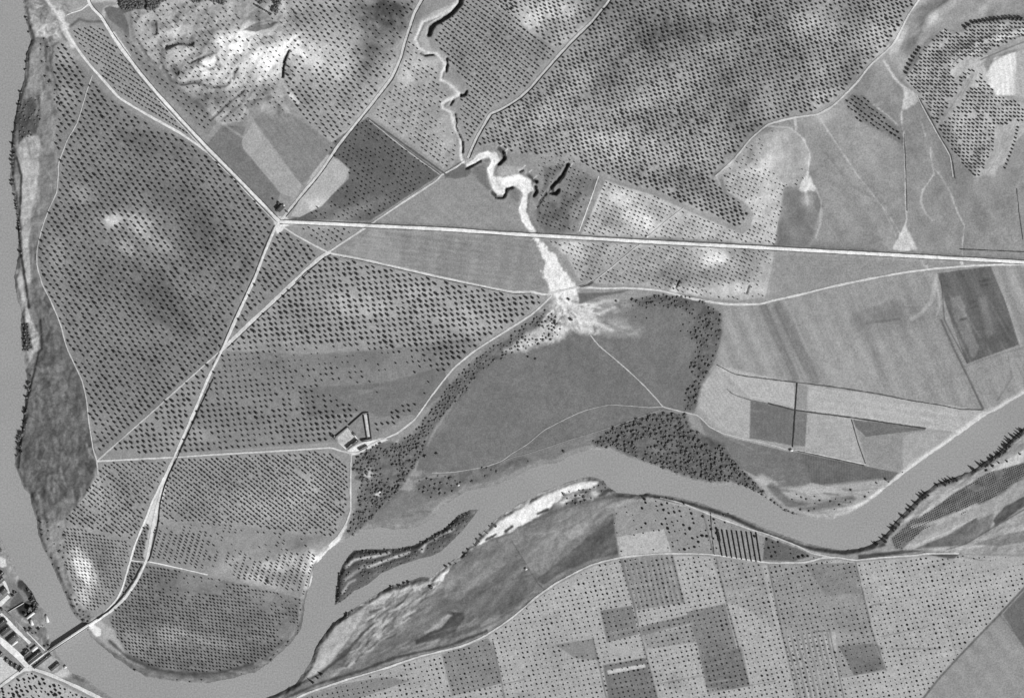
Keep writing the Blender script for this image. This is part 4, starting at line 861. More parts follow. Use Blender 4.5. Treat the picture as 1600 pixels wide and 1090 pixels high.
def mesh_obj(name, verts, faces, m, parent=None, smooth=False):
    me = bpy.data.meshes.new(name)
    verts = np.asarray(verts, dtype=np.float32); faces = np.asarray(faces, dtype=np.int32)
    me.vertices.add(len(verts)); me.vertices.foreach_set("co", verts.ravel())
    n, k = faces.shape
    me.loops.add(n * k); me.loops.foreach_set("vertex_index", faces.ravel())
    me.polygons.add(n); me.polygons.foreach_set("loop_start", np.arange(0, n * k, k, dtype=np.int32))
    me.polygons.foreach_set("loop_total", np.full(n, k, dtype=np.int32))
    me.update(calc_edges=True)
    if smooth: me.polygons.foreach_set("use_smooth", np.ones(n, bool))
    if m: me.materials.append(m)
    o = bpy.data.objects.new(name, me); COL.objects.link(o)
    if parent: o.parent = parent
    return o

def setp(o, label=None, cat=None, group=None, kind=None):
    if label: o["label"] = label
    if cat: o["category"] = cat
    if group: o["group"] = group
    if kind: o["kind"] = kind
    return o

# ------------------------------------------------------------------ terrain objects, one per region, cut from one seamless grid
TA = albedo(T).astype(np.float32)
VX = (GX - 800).astype(np.float32); VY = (545 - GY).astype(np.float32); VZ = H.astype(np.float32)
idx = np.arange(NY * NX).reshape(NY, NX)
quads = np.stack([idx[1:, :-1], idx[1:, 1:], idx[:-1, 1:], idx[:-1, :-1]], -1)
co = np.stack([VX.ravel(), VY.ravel(), VZ.ravel()], 1); ta = TA.ravel()
REG[0] = ("ground", "open land around and between the mapped fields, roads and groves")
for rid in sorted(REG):
    fsel = quads[R == rid]
    if not len(fsel): continue
    u, inv = np.unique(fsel.ravel(), return_inverse=True)
    o = mesh_obj(REG[rid][0], co[u], inv.reshape(-1, 4), M_soil)
    a = o.data.attributes.new("soil", 'FLOAT', 'POINT'); a.data.foreach_set("value", ta[u])
    setp(o, REG[rid][1], kind="structure")

# water sheet: coarse cells near the river
wx = np.arange(-820, 2620, 10.0); wy = np.arange(-420, 1620, 10.0)
WXg, WYg = np.meshgrid(wx, wy)
cxw, cyw = np.meshgrid(wx[:-1] + 5, wy[:-1] + 5)
wsd = hmap(cxw, cyw, RS)
wi = np.arange(WXg.size).reshape(WXg.shape)
wq = np.stack([wi[1:, :-1], wi[1:, 1:], wi[:-1, 1:], wi[:-1, :-1]], -1)[wsd < 14]
u, inv = np.unique(wq.ravel(), return_inverse=True)
wv = np.stack([WXg.ravel() - 800, 545 - WYg.ravel(), np.zeros(WXg.size)], 1)[u]
setp(mesh_obj("river", wv, inv.reshape(-1, 4), M_water), "smooth pale grey river winding along the left and bottom of the scene", kind="structure")

# roads
def ribbon(name, q, w, tone, lift, label, wob):
    n = len(q)
    jr = np.array([random.uniform(-wob, wob) for _ in range(n)]); jl = np.array([random.uniform(-wob, wob) for _ in range(n)])
    lowf = w * 0.14 * noise(q[:, 0], q[:, 1], 22, 90)[:, None]
    l = offset(q, -w / 2) ; r = offset(q, w / 2)
    t = np.gradient(q, axis=0); t /= np.linalg.norm(t, axis=1)[:, None] + 1e-9
    nrm = np.stack([-t[:, 1], t[:, 0]], 1)
    l = l + nrm * (jl[:, None] - lowf); r = r + nrm * (jr[:, None] + lowf)
    P = np.stack([l, q, r], 1)                 # n,3,2
    z = hmap(P[..., 0].ravel(), P[..., 1].ravel()).reshape(n, 3) + lift
    z[:, 1] += 0.08
    V = np.stack([P[..., 0] - 800, 545 - P[..., 1], z], -1).reshape(-1, 3)
    f = []
    for i in range(n - 1):
        for k in range(2):
            a_ = i * 3 + k; f.append((a_, a_ + 3, a_ + 4, a_ + 1))
    f = np.array(f)
    o = mesh_obj(name, V, f[:, ::-1] if True else f, road_mat(tone))
    return setp(o, label, kind="structure")
for lv, rd in enumerate(ROADS):
    rd = list(rd); rd[4] = rd[4] + 0.012 * lv
    ribbon(*rd)

# ------------------------------------------------------------------ trees
def blob_template(seed, rings=(0.0, 0.45, 0.85, 1.0, 0.78), zs=(1.0, 0.86, 0.55, 0.25, 0.02), seg=7):
    r_ = np.random.default_rng(seed)
    v = [(0, 0, zs[0])]; f = []
    for k in range(1, len(rings)):
        off = r_.uniform(0, 1)
        for s in range(seg):
            a_ = 2 * math.pi * (s + off) / seg; rr = rings[k] * r_.uniform(0.78, 1.18)
            v.append((rr * math.cos(a_), rr * math.sin(a_), zs[k] + r_.uniform(-0.06, 0.06)))
    for s in range(seg):
        f.append((0, 1 + s, 1 + (s + 1) % seg, 1 + (s + 1) % seg))
    for k in range(1, len(rings) - 1):
        for s in range(seg):
            a_ = 1 + (k - 1) * seg + s; b_ = 1 + (k - 1) * seg + (s + 1) % seg
            f.append((a_, a_ + seg, b_ + seg, b_))
    return np.array(v), f
def tri_faces(f):
    out = []
    for q in f:
        if q[2] == q[3]: out.append(q[:3])
        else: out.append((q[0], q[1], q[2])); out.append((q[0], q[2], q[3]))
    return np.array(out)
TEMPL = []
for s in range(8):
    v, f = blob_template(200 + s, seg=6); TEMPL.append((v, tri_faces(f)))

def merged(name, items, m, label, cat, trunk=0.15):
    """items: (x, y, r, h): one joined mesh for trees past the first 300"""
    Vs, Fs = [], []; off = 0
    it = np.array(items, float)
    z = hmap(it[:, 0], it[:, 1])
    for s, (v, f) in enumerate(TEMPL):
        sel = np.arange(len(it)) % len(TEMPL) == s
        P = it[sel]; zz = z[sel]; n = len(P)
        if not n: continue
        a_ = rng.uniform(0, 2 * math.pi, n); c, sn = np.cos(a_)[:, None], np.sin(a_)[:, None]
        ex = rng.uniform(0.85, 1.2, n)[:, None]
        vx = v[None, :, 0] * P[:, 2:3] * ex; vy = v[None, :, 1] * P[:, 2:3] / ex
        X = P[:, 0:1] - 800 + vx * c - vy * sn; Y = 545 - P[:, 1:2] + vx * sn + vy * c
        Z = zz[:, None] + P[:, 3:4] * (trunk + (1 - trunk) * v[None, :, 2])
        Vs.append(np.stack([X, Y, Z], -1).reshape(-1, 3))
        Fs.append((f[None] + (np.arange(n) * len(v))[:, None, None] + off).reshape(-1, 3)); off += n * len(v)
    o = mesh_obj(name, np.concatenate(Vs), np.concatenate(Fs), m)
    return setp(o, label, cat, kind="stuff")

def small_tree_mesh(name, seed, m):
    """a low crown on a short trunk, unit radius and unit height"""
    v, f = blob_template(seed, seg=9, rings=(0.0, 0.4, 0.75, 1.0, 0.95, 0.6), zs=(1.0, 0.93, 0.75, 0.48, 0.28, 0.16))
    f = list(tri_faces(f)); v = list(map(tuple, v)); b = len(v)
    for zz in (0.0, 0.3):
        for s in range(5):
            v.append((0.12 * math.cos(s * 1.2566), 0.12 * math.sin(s * 1.2566), zz))
    for s in range(5):
        a_, c = b + s, b + (s + 1) % 5
        f.append((a_, c, c + 5)); f.append((a_, c + 5, a_ + 5))
    o = mesh_obj(name, np.array(v), np.array([tuple(q) for q in f]), m)
    me = o.data; bpy.data.objects.remove(o)
    me.materials.append(M_bark)
    mi = np.zeros(len(me.polygons), dtype=np.int32); mi[-10:] = 1
    me.polygons.foreach_set("material_index", mi)
    return me
OLIVE_ME = [small_tree_mesh("olive_tree", 300 + s, M_fol) for s in range(6)]
FRUIT_ME = [small_tree_mesh("fruit_tree", 320 + s, M_fruit) for s in range(5)]

KINDS = {"olive": [], "fruit": []}
def in_grid(x, y):
    return -14 < x < 1614 and -14 < y < 1104
def lattice(P, a, b, o, r, h, kind="olive", jit=0.7, miss=0.03, label=None, group=None, zones=(), rv=0.10, margin=1.5, warp=0.0, excl=()):
    P_ = np.array(P, float)
    A = np.array([[a[0], b[0]], [a[1], b[1]]], float); Ai = np.linalg.inv(A)
    cor = np.array([[P_[:, 0].min(), P_[:, 1].min()], [P_[:, 0].max(), P_[:, 1].min()], [P_[:, 0].max(), P_[:, 1].max()], [P_[:, 0].min(), P_[:, 1].max()]]) - np.array(o)
    uv = cor @ Ai.T
    U, V = np.meshgrid(np.arange(math.floor(uv[:, 0].min()), math.ceil(uv[:, 0].max()) + 1), np.arange(math.floor(uv[:, 1].min()), math.ceil(uv[:, 1].max()) + 1))
    X = o[0] + U * a[0] + V * b[0]; Y = o[1] + U * a[1] + V * b[1]
    X = X.ravel(); Y = Y.ravel()
    if warp:
        X = X + warp * noise(X, Y, 90, 81); Y = Y + warp * noise(X, Y, 90, 82)
    X = X + rng.normal(0, jit * 0.5, X.shape); Y = Y + rng.normal(0, jit * 0.5, X.shape)
    k = inside(X, Y, P) & (dist(X, Y, P, True) > margin)
    X, Y = X[k], Y[k]
    for E_ in excl:
        k = ~inside(X, Y, E_); X, Y = X[k], Y[k]
    nt_ = hmap(X, Y, NOTREE.astype(float)) > 0.4
    X, Y = X[~nt_], Y[~nt_]
    n = len(X)
    keep = rng.uniform(0, 1, n) > miss
    rad = r * (1 + rv * rng.normal(0, 1, n).clip(-2, 2)) * (1 + 0.06 * noise(X, Y, 30, 83))
    for (zx, zy, rx, ry, pm, rs_) in zones:
        g = np.exp(-(((X - zx) / rx) ** 2 + ((Y - zy) / ry) ** 2) ** 2)
        keep &= rng.uniform(0, 1, n) > pm * g
        rad = rad * (1 - (1 - rs_) * g)
    for x, y, q in zip(X[keep], Y[keep], rad[keep]):
        if in_grid(x, y): KINDS[kind].append((x, y, max(q * (0.90 if kind == 'olive' else 1.0), 0.5), h * (1.2 if kind == 'olive' else 1.0) * q / r * random.uniform(0.8, 1.2), label, group))

NE_BARE = [[(1538,116),(1552,92),(1570,84),(1600,76),(1640,70),(1640,146),(1588,150),(1556,150),(1542,132)], [(1464,195),(1509,125),(1531,103),(1536,112),(1497,166),(1470,199)], [(1530,274),(1579,188),(1596,190),(1553,280)],
           [(1484,112),(1506,92),(1530,90),(1506,116),(1494,130)], [(1555,200),(1594,195),(1640,180),(1640,300),(1555,300)]]
a1, b1 = (11.1, 1.6), (4.65, 7.15)
lattice(G1, a1, b1, (186.0 - 74, 106), 1.9, 4.3, label="olive tree in the rows of the largest grove, left of the white road star", group="olive trees of the largest grove", zones=[(178,348,14,9,0.75,0.8)])
lattice([(160,709),(232,650),(290,598),(344,552),(322,596),(300,650),(271,709)], (9.1, -0.75), (1.42, 8.35), (231, 664), 2.0, 4.4, label="olive tree in the triangle between the slanting track and the bridge road", group="olive trees of the triangle above the farm track")
lattice(G2, (5.35, 3.3), (-3.2, 5.2), (169.5, 110.5), 1.35, 3.3, jit=0.5, label="olive tree in the wedge grove between two white roads", group="olive trees of the wedge grove")
lattice(G3W, (9.5, -1.1), (4.95, 6.5), (281, 14), 1.2, 3.0, miss=0.12, jit=1.2, label="small olive tree on the pale upper left hills", group="olive trees on the pale hills", zones=[(240,50,12,10,.5,.7),(325,92,22,12,.5,.7),(410,45,34,14,.9,.8),(295,45,16,8,.7,.7),(390,14,26,14,.9,.7)], warp=3)
lattice(G3E, (10.9, 1.6), (4.6, 6.6), (480.9, 145), 1.65, 3.8, miss=0.06, jit=0.9, label="olive tree on the slope left of the rising road", group="olive trees left of the rising road", zones=[(590,40,50,60,.25,.8),(490,80,40,20,.2,.75)], warp=1.5)
lattice(G4, (8.3, 5.2), (-4.4, 5.4), (215, 85), 1.3, 3.2, label="olive tree on the dark strip beside the upper left highway", group="olive trees beside the upper left highway")
lattice(G5, (6.35, 4.7), (7.7, -2.6), (633, 186.5), 1.25, 3.2, miss=0.14, label="olive tree between the rising road and the gully", group="olive trees beside the gully", zones=[(700,200,16,40,.85,.8),(672,90,20,16,.8,.8),(640,125,16,10,.6,.8)])
lattice(G6, (6.2, 4.65), (-1.2, 7.4), (565, 250.5), 1.2, 2.8, miss=0.26, label="olive tree on the dark ploughed ground above the highway", group="olive trees on the dark ploughed ground", zones=[(600,300,30,14,.5,.9)])
lattice(G7, (5.6, 4.2), (-3.5, 5.3), (767.6, 64.2), 1.55, 3.4, jit=0.35, miss=0.02, label="olive tree in the diagonal rows right of the gully", group="olive trees in diagonal rows")
lattice(G7B, (7.0, -1.65), (1.7, 6.25), (866, 6), 1.75, 3.6, jit=0.5, label="olive tree in the top grove above the slanting lane", group="olive trees above the slanting lane", zones=[(825,30,18,16,.4,.7),(890,18,14,10,.3,.7)])
lattice(G8, (7.15, -1.5), (1.75, 6.4), (877.3, 132.2), 1.88, 3.7, jit=0.55, miss=0.02, label="olive tree in the dense grove at the top centre", group="olive trees of the dense top grove", warp=1.2, zones=[(1300,20,40,30,.1,.85),(1100,340,10,8,.2,1)])
lattice(G9, (6.2, 0.2), (-0.3, 5.75), (1522, 176), 1.6, 3.6, miss=0.05, jit=0.5, label="olive tree on the terraced upper right slope", group="olive trees on the terraced slope", warp=1.5, excl=NE_BARE, zones=[(1500,100,14,10,.5,.8)])
lattice(G10, (6.65, 2.6), (-2.05, 6.0), (949, 327), 1.15, 2.6, miss=0.05, label="small olive tree on the pale soil above the highway", group="small olive trees above the highway", zones=[(970,312,14,8,.5,.8),(1200,320,20,50,.3,.8)])
lattice(G10S, (6.6, 2.5), (-2.1, 6.0), (939, 394), 1.12, 2.6, miss=0.06, label="small olive tree between the highway and the winding lane", group="small olive trees below the highway", zones=[(1110,400,26,14,.4,.8),(1150,455,50,12,.85,.8),(1190,430,16,40,.5,.8)])
lattice(G10W, (6.65, 2.6), (-2.05, 6.0), (880, 320), 1.2, 2.6, miss=0.15, label="small olive tree on the dark soil beside the white wash", group="small olive trees beside the wash", zones=[(865,300,20,20,.8,.8)])
lattice([(846,240),(895,240),(905,256),(880,262),(850,282),(838,275),(838,258)], (6.65, 2.6), (-2.05, 6.0), (880, 260), 0.9, 2.2, miss=0.3, label="small olive tree on the dark soil beside the white wash", group="small olive trees beside the wash")
lattice(HALFM, (6.6, 2.5), (-2.1, 6.0), (1150, 260), 0.9, 2.2, miss=0.3, label="small olive tree on the pale half moon field", group="small olive trees on the half moon field", zones=[(1230,235,50,50,1,.8)])
lattice(G11, (6.7, 4.7), (8.7, -2.8), (466.6, 362), 1.35, 3.0, label="olive tree in the small triangle right of the road star", group="olive trees in the small triangle")
lattice(G12, a1, (4.55, 7.15), (434.2, 372.2), 1.95, 4.4, label="olive tree between the two roads below the road star", group="olive trees between the two lower roads")
lattice(G13, (9.1, -0.75), (1.42, 8.35), (507, 450), 2.12, 4.7, jit=0.6, label="big olive tree in the central grove left of the gravel fan", group="olive trees of the central grove",
        zones=[(610,610,110,34,.96,.7),(500,560,60,20,.55,.6),(560,555,110,12,.6,.6),(420,600,160,40,.1,.8),(590,650,30,20,.5,.8),(380,690,140,40,0.05,.82),(620,570,60,20,.7,.7),(400,560,60,30,.1,.75)])
lattice(G14A, (5.1, 4.0), (1.0, 8.4), (185, 764.7), 1.5, 3.5, jit=0.9, miss=0.08, label="olive tree below the left track junction", group="olive trees below the left track junction")
lattice(G14B, (5.6, .65), (0.9, 5.3), (155, 853), 1.25, 3.0, jit=0.6, miss=0.04, label="olive tree in the tight grove above the bridge", group="olive trees of the tight riverside grove", warp=0.8)
lattice(G14C, (5.6, .65), (0.9, 5.3), (155, 853), 1.5, 3.2, jit=0.6, label="olive tree between the forks of the bridge road", group="olive trees between the road forks")
lattice(G15, (4.8, 3.8), (0.6, 7.8), (411, 736), 1.55, 3.3, jit=0.7, miss=0.03, label="olive tree in the slanting rows below the farm track", group="olive trees in slanting rows", zones=[(260,810,30,20,.3,.9)])
lattice(G16N, (-1.35, 4.55), (8.7, 0.9), (270, 831), 1.3, 3.6, jit=0.5, miss=0.05, label="olive tree in the column rows near the river bend", group="olive trees in column rows", zones=[(390,850,70,26,.85,.8),(340,890,30,12,.9,.8),(480,850,40,16,.95,.8),(300,825,60,6,.7,.7)])
lattice(G16, (5.6, .68), (0.5, 5.25), (267, 969), 1.3, 3.0, jit=0.6, miss=0.03, label="olive tree in the rounded grove inside the bottom left bend", group="olive trees of the rounded grove", warp=0.8, zones=[(300,915,60,16,.9,.8),(430,940,40,16,.75,.8),(450,985,16,24,.9,.8)])
lattice(G18, (5.8, 4.2), (-3.5, 5.3), (1350, 170), 1.6, 3.4, label="olive tree in the small slanting strip at the upper right", group="olive trees of the small strip")
a17, b17 = (7.87, -1.47), (1.93, 7.18)
lattice(G17, a17, b17, (724.8, 1013.5), 1.2, 1.4, "fruit", jit=0.5, miss=0.04, label="small dark round fruit tree in the pale dotted orchards at the bottom", group="fruit trees of the bottom orchards", rv=0.2,
        zones=[(880,890,40,20,.6,.9),(900,1012,30,14,.95,.9),(960,900,0.1,0.1,0,1),(1300,900,34,12,.5,.6),(1320,930,50,20,.3,.55),(980,1015,40,8,.85,.8),(560,1065,60,10,.8,.7),(1560,880,50,14,.6,.5),(1350,1020,26,18,.4,.7),(1300,1000,12,16,.8,.7)])
lattice(G17N, a17, b17, (1040, 840), 1.35, 1.6, "fruit", jit=1.2, miss=0.3, label="dark round fruit tree between the lower lane and the river", group="fruit trees near the lower bank", rv=0.35, zones=[(1005,850,50,20,.8,.7),(1150,848,38,28,1,.8),(985,810,40,20,.9,.8)])
lattice(G20, (7.2, -1.2), (1.6, 6.2), (40, 1066), 1.6, 3.0, "fruit", jit=2.4, miss=0.08, label="dark round fruit tree in the orchard below the town crossing", group="fruit trees below the town", rv=0.25)
# windbreak row on the terraced slope
for x, y in resample([(1508,44),(1520,37),(1545,34),(1570,31),(1600,31)], 5.6)[:-1]:
    KINDS["olive"].append((x, y, 2.5, 5.6, "large dark tree in the row along the top of the terraced slope", "windbreak trees on the terraced slope"))
for p_ in [[(1437,76),(1425,96),(1416,115)]]:
    for x, y in resample(p_, 5.5): KINDS["olive"].append((x, y, 2.2, 5, "olive tree at the upper left edge of the terraced slope", "edge trees of the terraced slope"))
for x, y in resample([(1590,200),(1585,222),(1577,245),(1568,268)], 5.0)[:-1]:
    KINDS["olive"].append((x, y, 1.6, 3.6, "olive tree in the single row at the right edge of the terraced grove", "single row trees at the right"))
for x, y in resample([(545,-6+290),(540,284)], 5): pass

def place_things(name, cat, meshes, items, n=300):
    items = sorted(items, key=lambda t: -t[2])
    for i, (x, y, r, h, lab, grp) in enumerate(items[:n]):
        o = bpy.data.objects.new(name, meshes[i % len(meshes)]); COL.objects.link(o)
        z = float(hmap(np.array([x]), np.array([y]))[0])
        o.location = W(x, y, z - 0.05); ex = random.uniform(0.88, 1.15)
        o.scale = (r * ex, r / ex, h); o.rotation_euler = (0, 0, random.uniform(0, 6.28))
        setp(o, lab, cat, grp)
    return items[n:]
rest = place_things("olive_tree", "olive tree", OLIVE_ME, KINDS["olive"])
merged("olive_trees", [t[:4] for t in rest], M_fol, "thousands of small dark olive trees standing in rows in the groves", "olive trees")
rest = place_things("fruit_tree", "fruit tree", FRUIT_ME, KINDS["fruit"])
merged("fruit_trees", [t[:4] for t in rest], M_fruit, "many small dark round fruit trees dotting the bottom orchards", "fruit trees")

# dense dotted vineyard on the lower right bank
vy = []
for U in range(-80, 120):
    for V in range(-40, 60):
        x = 1500 + U * 2.9 + V * 0.9; y = 785 - U * 1.35 + V * 3.1
        if in_grid(x, y): vy.append((x, y))
vy = np.array(vy); kk = inside(vy[:, 0], vy[:, 1], G19) & (dist(vy[:, 0], vy[:, 1], G19, True) > 1)
vy = vy[kk]; vy = vy[~((np.abs(vy[:, 1] - (812 - (vy[:, 0] - 1468) * 0.42)) < 2.6) & (vy[:, 0] < 1530) & (vy[:, 0] > 1435))]
merged("vineyard_plants", [(x, y, 0.78, 1.1) for x, y in vy if noise(np.array([x]), np.array([y]), 18, 89)[0] > -0.55], M_vine, "tightly dotted dark vineyard plants on the lower right bank", "vines", trunk=0.05)

# ------------------------------------------------------------------ riverside trees, bushes and poplars
def crown_mesh(name, seed, nclump=7, m=None, tall=False):
    r_ = np.random.default_rng(seed); Vs, Fs, off = [], [], 0
    for k in range(nclump):
        a_ = r_.uniform(0, 2 * math.pi); d = (0.0 if k == 0 else r_.uniform(0.35, 0.72)); rr = r_.uniform(0.38, 0.6)
        zc = r_.uniform(0.3, 0.62) if not tall else 0.12 + 0.78 * k / nclump
        if tall: d *= 0.25; rr = 0.95 * (1 - 0.75 * k / nclump)
        v, f = blob_template(seed * 10 + k, seg=7, rings=(0.0, 0.5, 0.9, 1.0, 0.7, 0.2), zs=(1.0, 0.8, 0.35, -0.1, -0.6, -0.9))
        v = v * np.array([rr, rr, rr * 0.55 if not tall else 0.16])
        v += np.array([d * math.cos(a_), d * math.sin(a_), zc]) + r_.normal(0, 0.02, v.shape)
        f = tri_faces(f); Vs.append(v); Fs.append(f + off); off += len(v)
    # loose leaf sprays round the clumps
    for k in range(46):
        a_ = r_.uniform(0, 2 * math.pi); d = r_.uniform(0.55, 1.12) if not tall else r_.uniform(0.2, 0.8); z = r_.uniform(0.25, 0.9)
        if tall: d *= (1.15 - z)
        p = np.array([d * math.cos(a_), d * math.sin(a_), z]); q = r_.normal(0, 0.11, (4, 3)); q[:, 2] *= 0.4
        Vs.append(p + q); Fs.append(np.array([(0, 1, 2), (0, 2, 3)]) + off); off += 4
    o = mesh_obj(name, np.concatenate(Vs), np.concatenate(Fs), m or M_fol2); me = o.data; bpy.data.objects.remove(o); return me
def trunk_mesh(name):
    v, f = [], []
    for k, (zz, rr) in enumerate([(0, 0.11), (0.25, 0.07), (0.55, 0.045), (0.8, 0.02)]):
        for s in range(6): v.append((rr * math.cos(s * math.pi / 3), rr * math.sin(s * math.pi / 3), zz))
    for k in range(3):
        for s in range(6):
            a_, b_ = k * 6 + s, k * 6 + (s + 1) % 6; f.append((a_, b_, b_ + 6, a_ + 6))
    for ang in (0.4, 2.5, 4.4):                # limbs
        b = len(v); c, s_ = math.cos(ang), math.sin(ang)
        v += [(0.03 * c, 0.03 * s_, 0.3), (-0.03 * s_, 0.03 * c, 0.33), (0.5 * c, 0.5 * s_, 0.6), (0.5 * c - 0.02 * s_, 0.5 * s_ + 0.02 * c, 0.57)]
        f.append((b, b + 1, b + 3, b + 2))
    o = mesh_obj(name, np.array(v), np.array(f), M_bark); me = o.data; bpy.data.objects.remove(o); return me
CROWN = [crown_mesh("crown", 400 + s) for s in range(6)]
POPC = [crown_mesh("crown", 440 + s, 8, tall=True) for s in range(4)]
TRUNK = trunk_mesh("trunk")
def tree_thing(name, cat, crowns, x, y, r, h, lab, grp, i):
    e = bpy.data.objects.new(name, None); e.empty_display_size = 1; COL.objects.link(e)
    z = float(hmap(np.array([x]), np.array([y]))[0]); e.location = W(x, y, z - 0.1)
    e.rotation_euler = (0, 0, random.uniform(0, 6.28)); ex = random.uniform(0.85, 1.18)
    e.scale = (r * ex, r / ex, h)
    for nm, me in (("crown", crowns[i % len(crowns)]), ("trunk", TRUNK)):
        c = bpy.data.objects.new(nm, me); c.parent = e; COL.objects.link(c)
    setp(e, lab, cat, grp)

BUSH = []
def scatter(P, spacing, r, lab, grp, prob=1.0, rmin=0.45, hk=0.95, clump=0.0, margin=0.5):
    P_ = np.array(P, float); n = int((np.ptp(P_[:, 0])) * (np.ptp(P_[:, 1])) / spacing ** 2 * 3)
    X = rng.uniform(P_[:, 0].min(), P_[:, 0].max(), n); Y = rng.uniform(P_[:, 1].min(), P_[:, 1].max(), n)
    k = inside(X, Y, P) & (hmap(X, Y, RS) > margin); X, Y = X[k], Y[k]
    if clump: k = noise(X, Y, 16, 87) > clump - 1; X, Y = X[k], Y[k]
    done = []
    for x, y in zip(X, Y):
        if rng.uniform() > prob: continue
        if all((x - a_) ** 2 + (y - b_) ** 2 > spacing ** 2 for a_, b_ in done[-160:]):
            done.append((x, y)); q = 0.88 * r * rng.uniform(rmin, 1.25)
            BUSH.append((x, y, q, q * hk, lab, grp))
def along(pts, step, r, lab, grp, spread=2.0, hk=1.5, prob=1.0, rmin=0.6):
    for x, y in resample(pts, step * 0.62)[:-1]:
        if rng.uniform() > prob * 0.8 or noise(np.array([x]), np.array([y]), 14, 88)[0] < -0.25: continue
        x += rng.normal(0, spread + 1.2); y += rng.normal(0, spread + 1.2); q = r * rng.uniform(0.35, 1.25)
        if hmap(np.array([x]), np.array([y]), RS)[0] < 0.6: continue
        BUSH.append((x, y, q, q * hk, lab, grp))

WOOD = WOOD_P
WOODW = [(930,690),(1000,655),(1075,655),(1100,690),(1130,720),(1110,745),(1060,738),(1000,716),(960,702)]
scatter(WOOD, 5.6, 3.0, "bushy dark riverside tree in the wood above the centre channel", "trees of the riverside wood", clump=0.45)
poly_w = None
RIM = RIM_P
scatter(RIM, 5.4, 2.5, "dark tree on the wooded rim right of the large dark field", "trees of the wooded rim", clump=0.45)
scatter([(960,470),(1060,470),(1090,500),(1095,545),(1070,520),(1000,500),(965,490)], 10, 1.9, "dark tree on the wooded rim right of the large dark field", "trees of the wooded rim", clump=0.8)
LEVEE = LEVEE_P
scatter(LEVEE, 4.5, 2.1, "dark bush on the strip below the farm track and the gravel fan", "bushes of the curved strip", clump=0.45)
FARMW = FARMW_P
scatter(FARMW, 4.9, 2.8, "dark tree in the rough thicket below the walled farm", "trees of the thicket below the farm", clump=0.45)
scatter([(640,745),(700,742),(760,728),(820,712),(830,722),(780,738),(730,758),(700,772),(670,780),(650,765)], 6.4, 2.5, "dark bush on the upper bank of the centre channel", "bushes on the upper channel bank", clump=0.8)
scatter(ISLAND, 5.0, 1.7, "dark bush on the narrow island", "bushes on the island", clump=0.7, margin=1)
scatter([(860,770),(905,765),(945,752),(948,770),(905,785),(865,795),(860,785)], 6, 2.4, "dark round bush on the white sandbank", "bushes on the white sandbank", clump=0.8, margin=1)
scatter([(60,812),(100,818),(104,880),(90,895),(72,862)], 7, 2.8, "dark bush on the left bank above the bridge", "bushes on the left bank", clump=0.8)
scatter([(104,925),(112,925),(132,955),(146,968),(134,974),(118,960)], 5, 2.2, "dark bush on the bank just above the bridge", "bushes just above the bridge", margin=1)
scatter([(28,160),(62,150),(66,180),(58,212),(32,222)], 5.5, 1.9, "dark low bush in the dark patch beside the upper left river", "bushes of the dark patch by the river", clump=0.8)
scatter([(36,505),(44,505),(52,545),(36,550)], 4.5, 2.0, "dark bush on the pale spit at the left river", "bushes on the pale spit")
scatter([(1235,770),(1300,778),(1360,768),(1355,775),(1310,795),(1260,800),(1235,792)], 8, 2.0, "dark bush near the lowest point of the right river bend", "bushes at the right bend", clump=0.9)
scatter([(1172,758),(1190,770),(1225,795),(1250,803),(1230,802),(1195,782)], 4.5, 2.4, "dark bush on the outer bank at the right river bend", "bushes on the outer bend bank", margin=1)
along([(70,68),(71,100),(76,130),(90,150),(92,180)], 5, 2.0, "dark bush on the left edge of the largest grove", "bushes at the left grove edge", 1.5, prob=0.8)
along([(36,20),(44,55),(40,100),(36,125)], 6, 2.2, "bush on the bank at the upper left corner", "bushes at the upper left bank", 1.0, prob=0.8)
along([(35,128),(27,160),(22,200),(20,230),(20,285),(26,330),(30,365),(31,400)], 6, 2.0, "dark tree leaning over the upper left river bank", "trees on the upper left bank", 1.2, prob=0.8, hk=2.4)
along([(48,590),(43,610),(40,640),(36,670),(28,700),(26,730)], 5, 2.6, "dark tree on the bulging left river bank", "trees on the bulging left bank", 1.2, hk=2.2)
along([(140,996),(165,1016),(200,1042),(250,1060),(310,1064),(360,1056),(410,1040)], 8, 1.8, "dark bush along the shore of the bottom left bend", "bushes along the bottom left bend", 1.2, prob=0.7)
along([(472,978),(460,996),(440,1014),(418,1030)], 6, 2.2, "dark bush on the bank right of the rounded grove", "bushes right of the rounded grove", 1.5)
along([(548,957),(530,968),(515,982),(503,998),(495,1012)], 5, 1.8, "dark bush on the pale spit below the island", "bushes on the spit below the island", 1)
along([(1005,774),(1050,780),(1100,792),(1150,808),(1200,832)], 10, 1.5, "dark bush along the lower bank of the right channel", "bushes along the lower right channel bank", 1, prob=0.7)
along([(1330,770),(1345,762),(1400,750),(1420,735),(1445,718)], 9, 1.5, "small dark tree on the inner bank of the right bend", "small trees on the inner right bank", 1.5, prob=0.7)
along([(700,886),(740,853),(760,832),(790,806)], 12, 2.0, "dark bush at the edge of the white sandbank", "bushes at the sandbank edge", 1)
along([(680,918),(650,905),(615,918)], 9, 2.6, "dark bush near the tip of the centre sandbank", "bushes near the sandbank tip", 1.5)
along([(30,912),(40,912),(48,925),(55,940),(55,950),(45,955),(36,958),(40,948),(34,942)], 3.4, 3.2, "tall dark tree in the garden grove by the town", "trees of the town gardens", 1.2, hk=2.6)
along([(28,920),(20,930),(12,942),(5,952)], 4, 2.2, "dark tree in the short row beside the pale left street", "trees beside the pale left street", 0.4, hk=2.4)
along([(30,968),(40,982),(52,988),(60,985),(70,975)], 4.5, 2.4, "dark tree behind the town garden wall", "trees behind the garden wall", 1.2, hk=2.2)
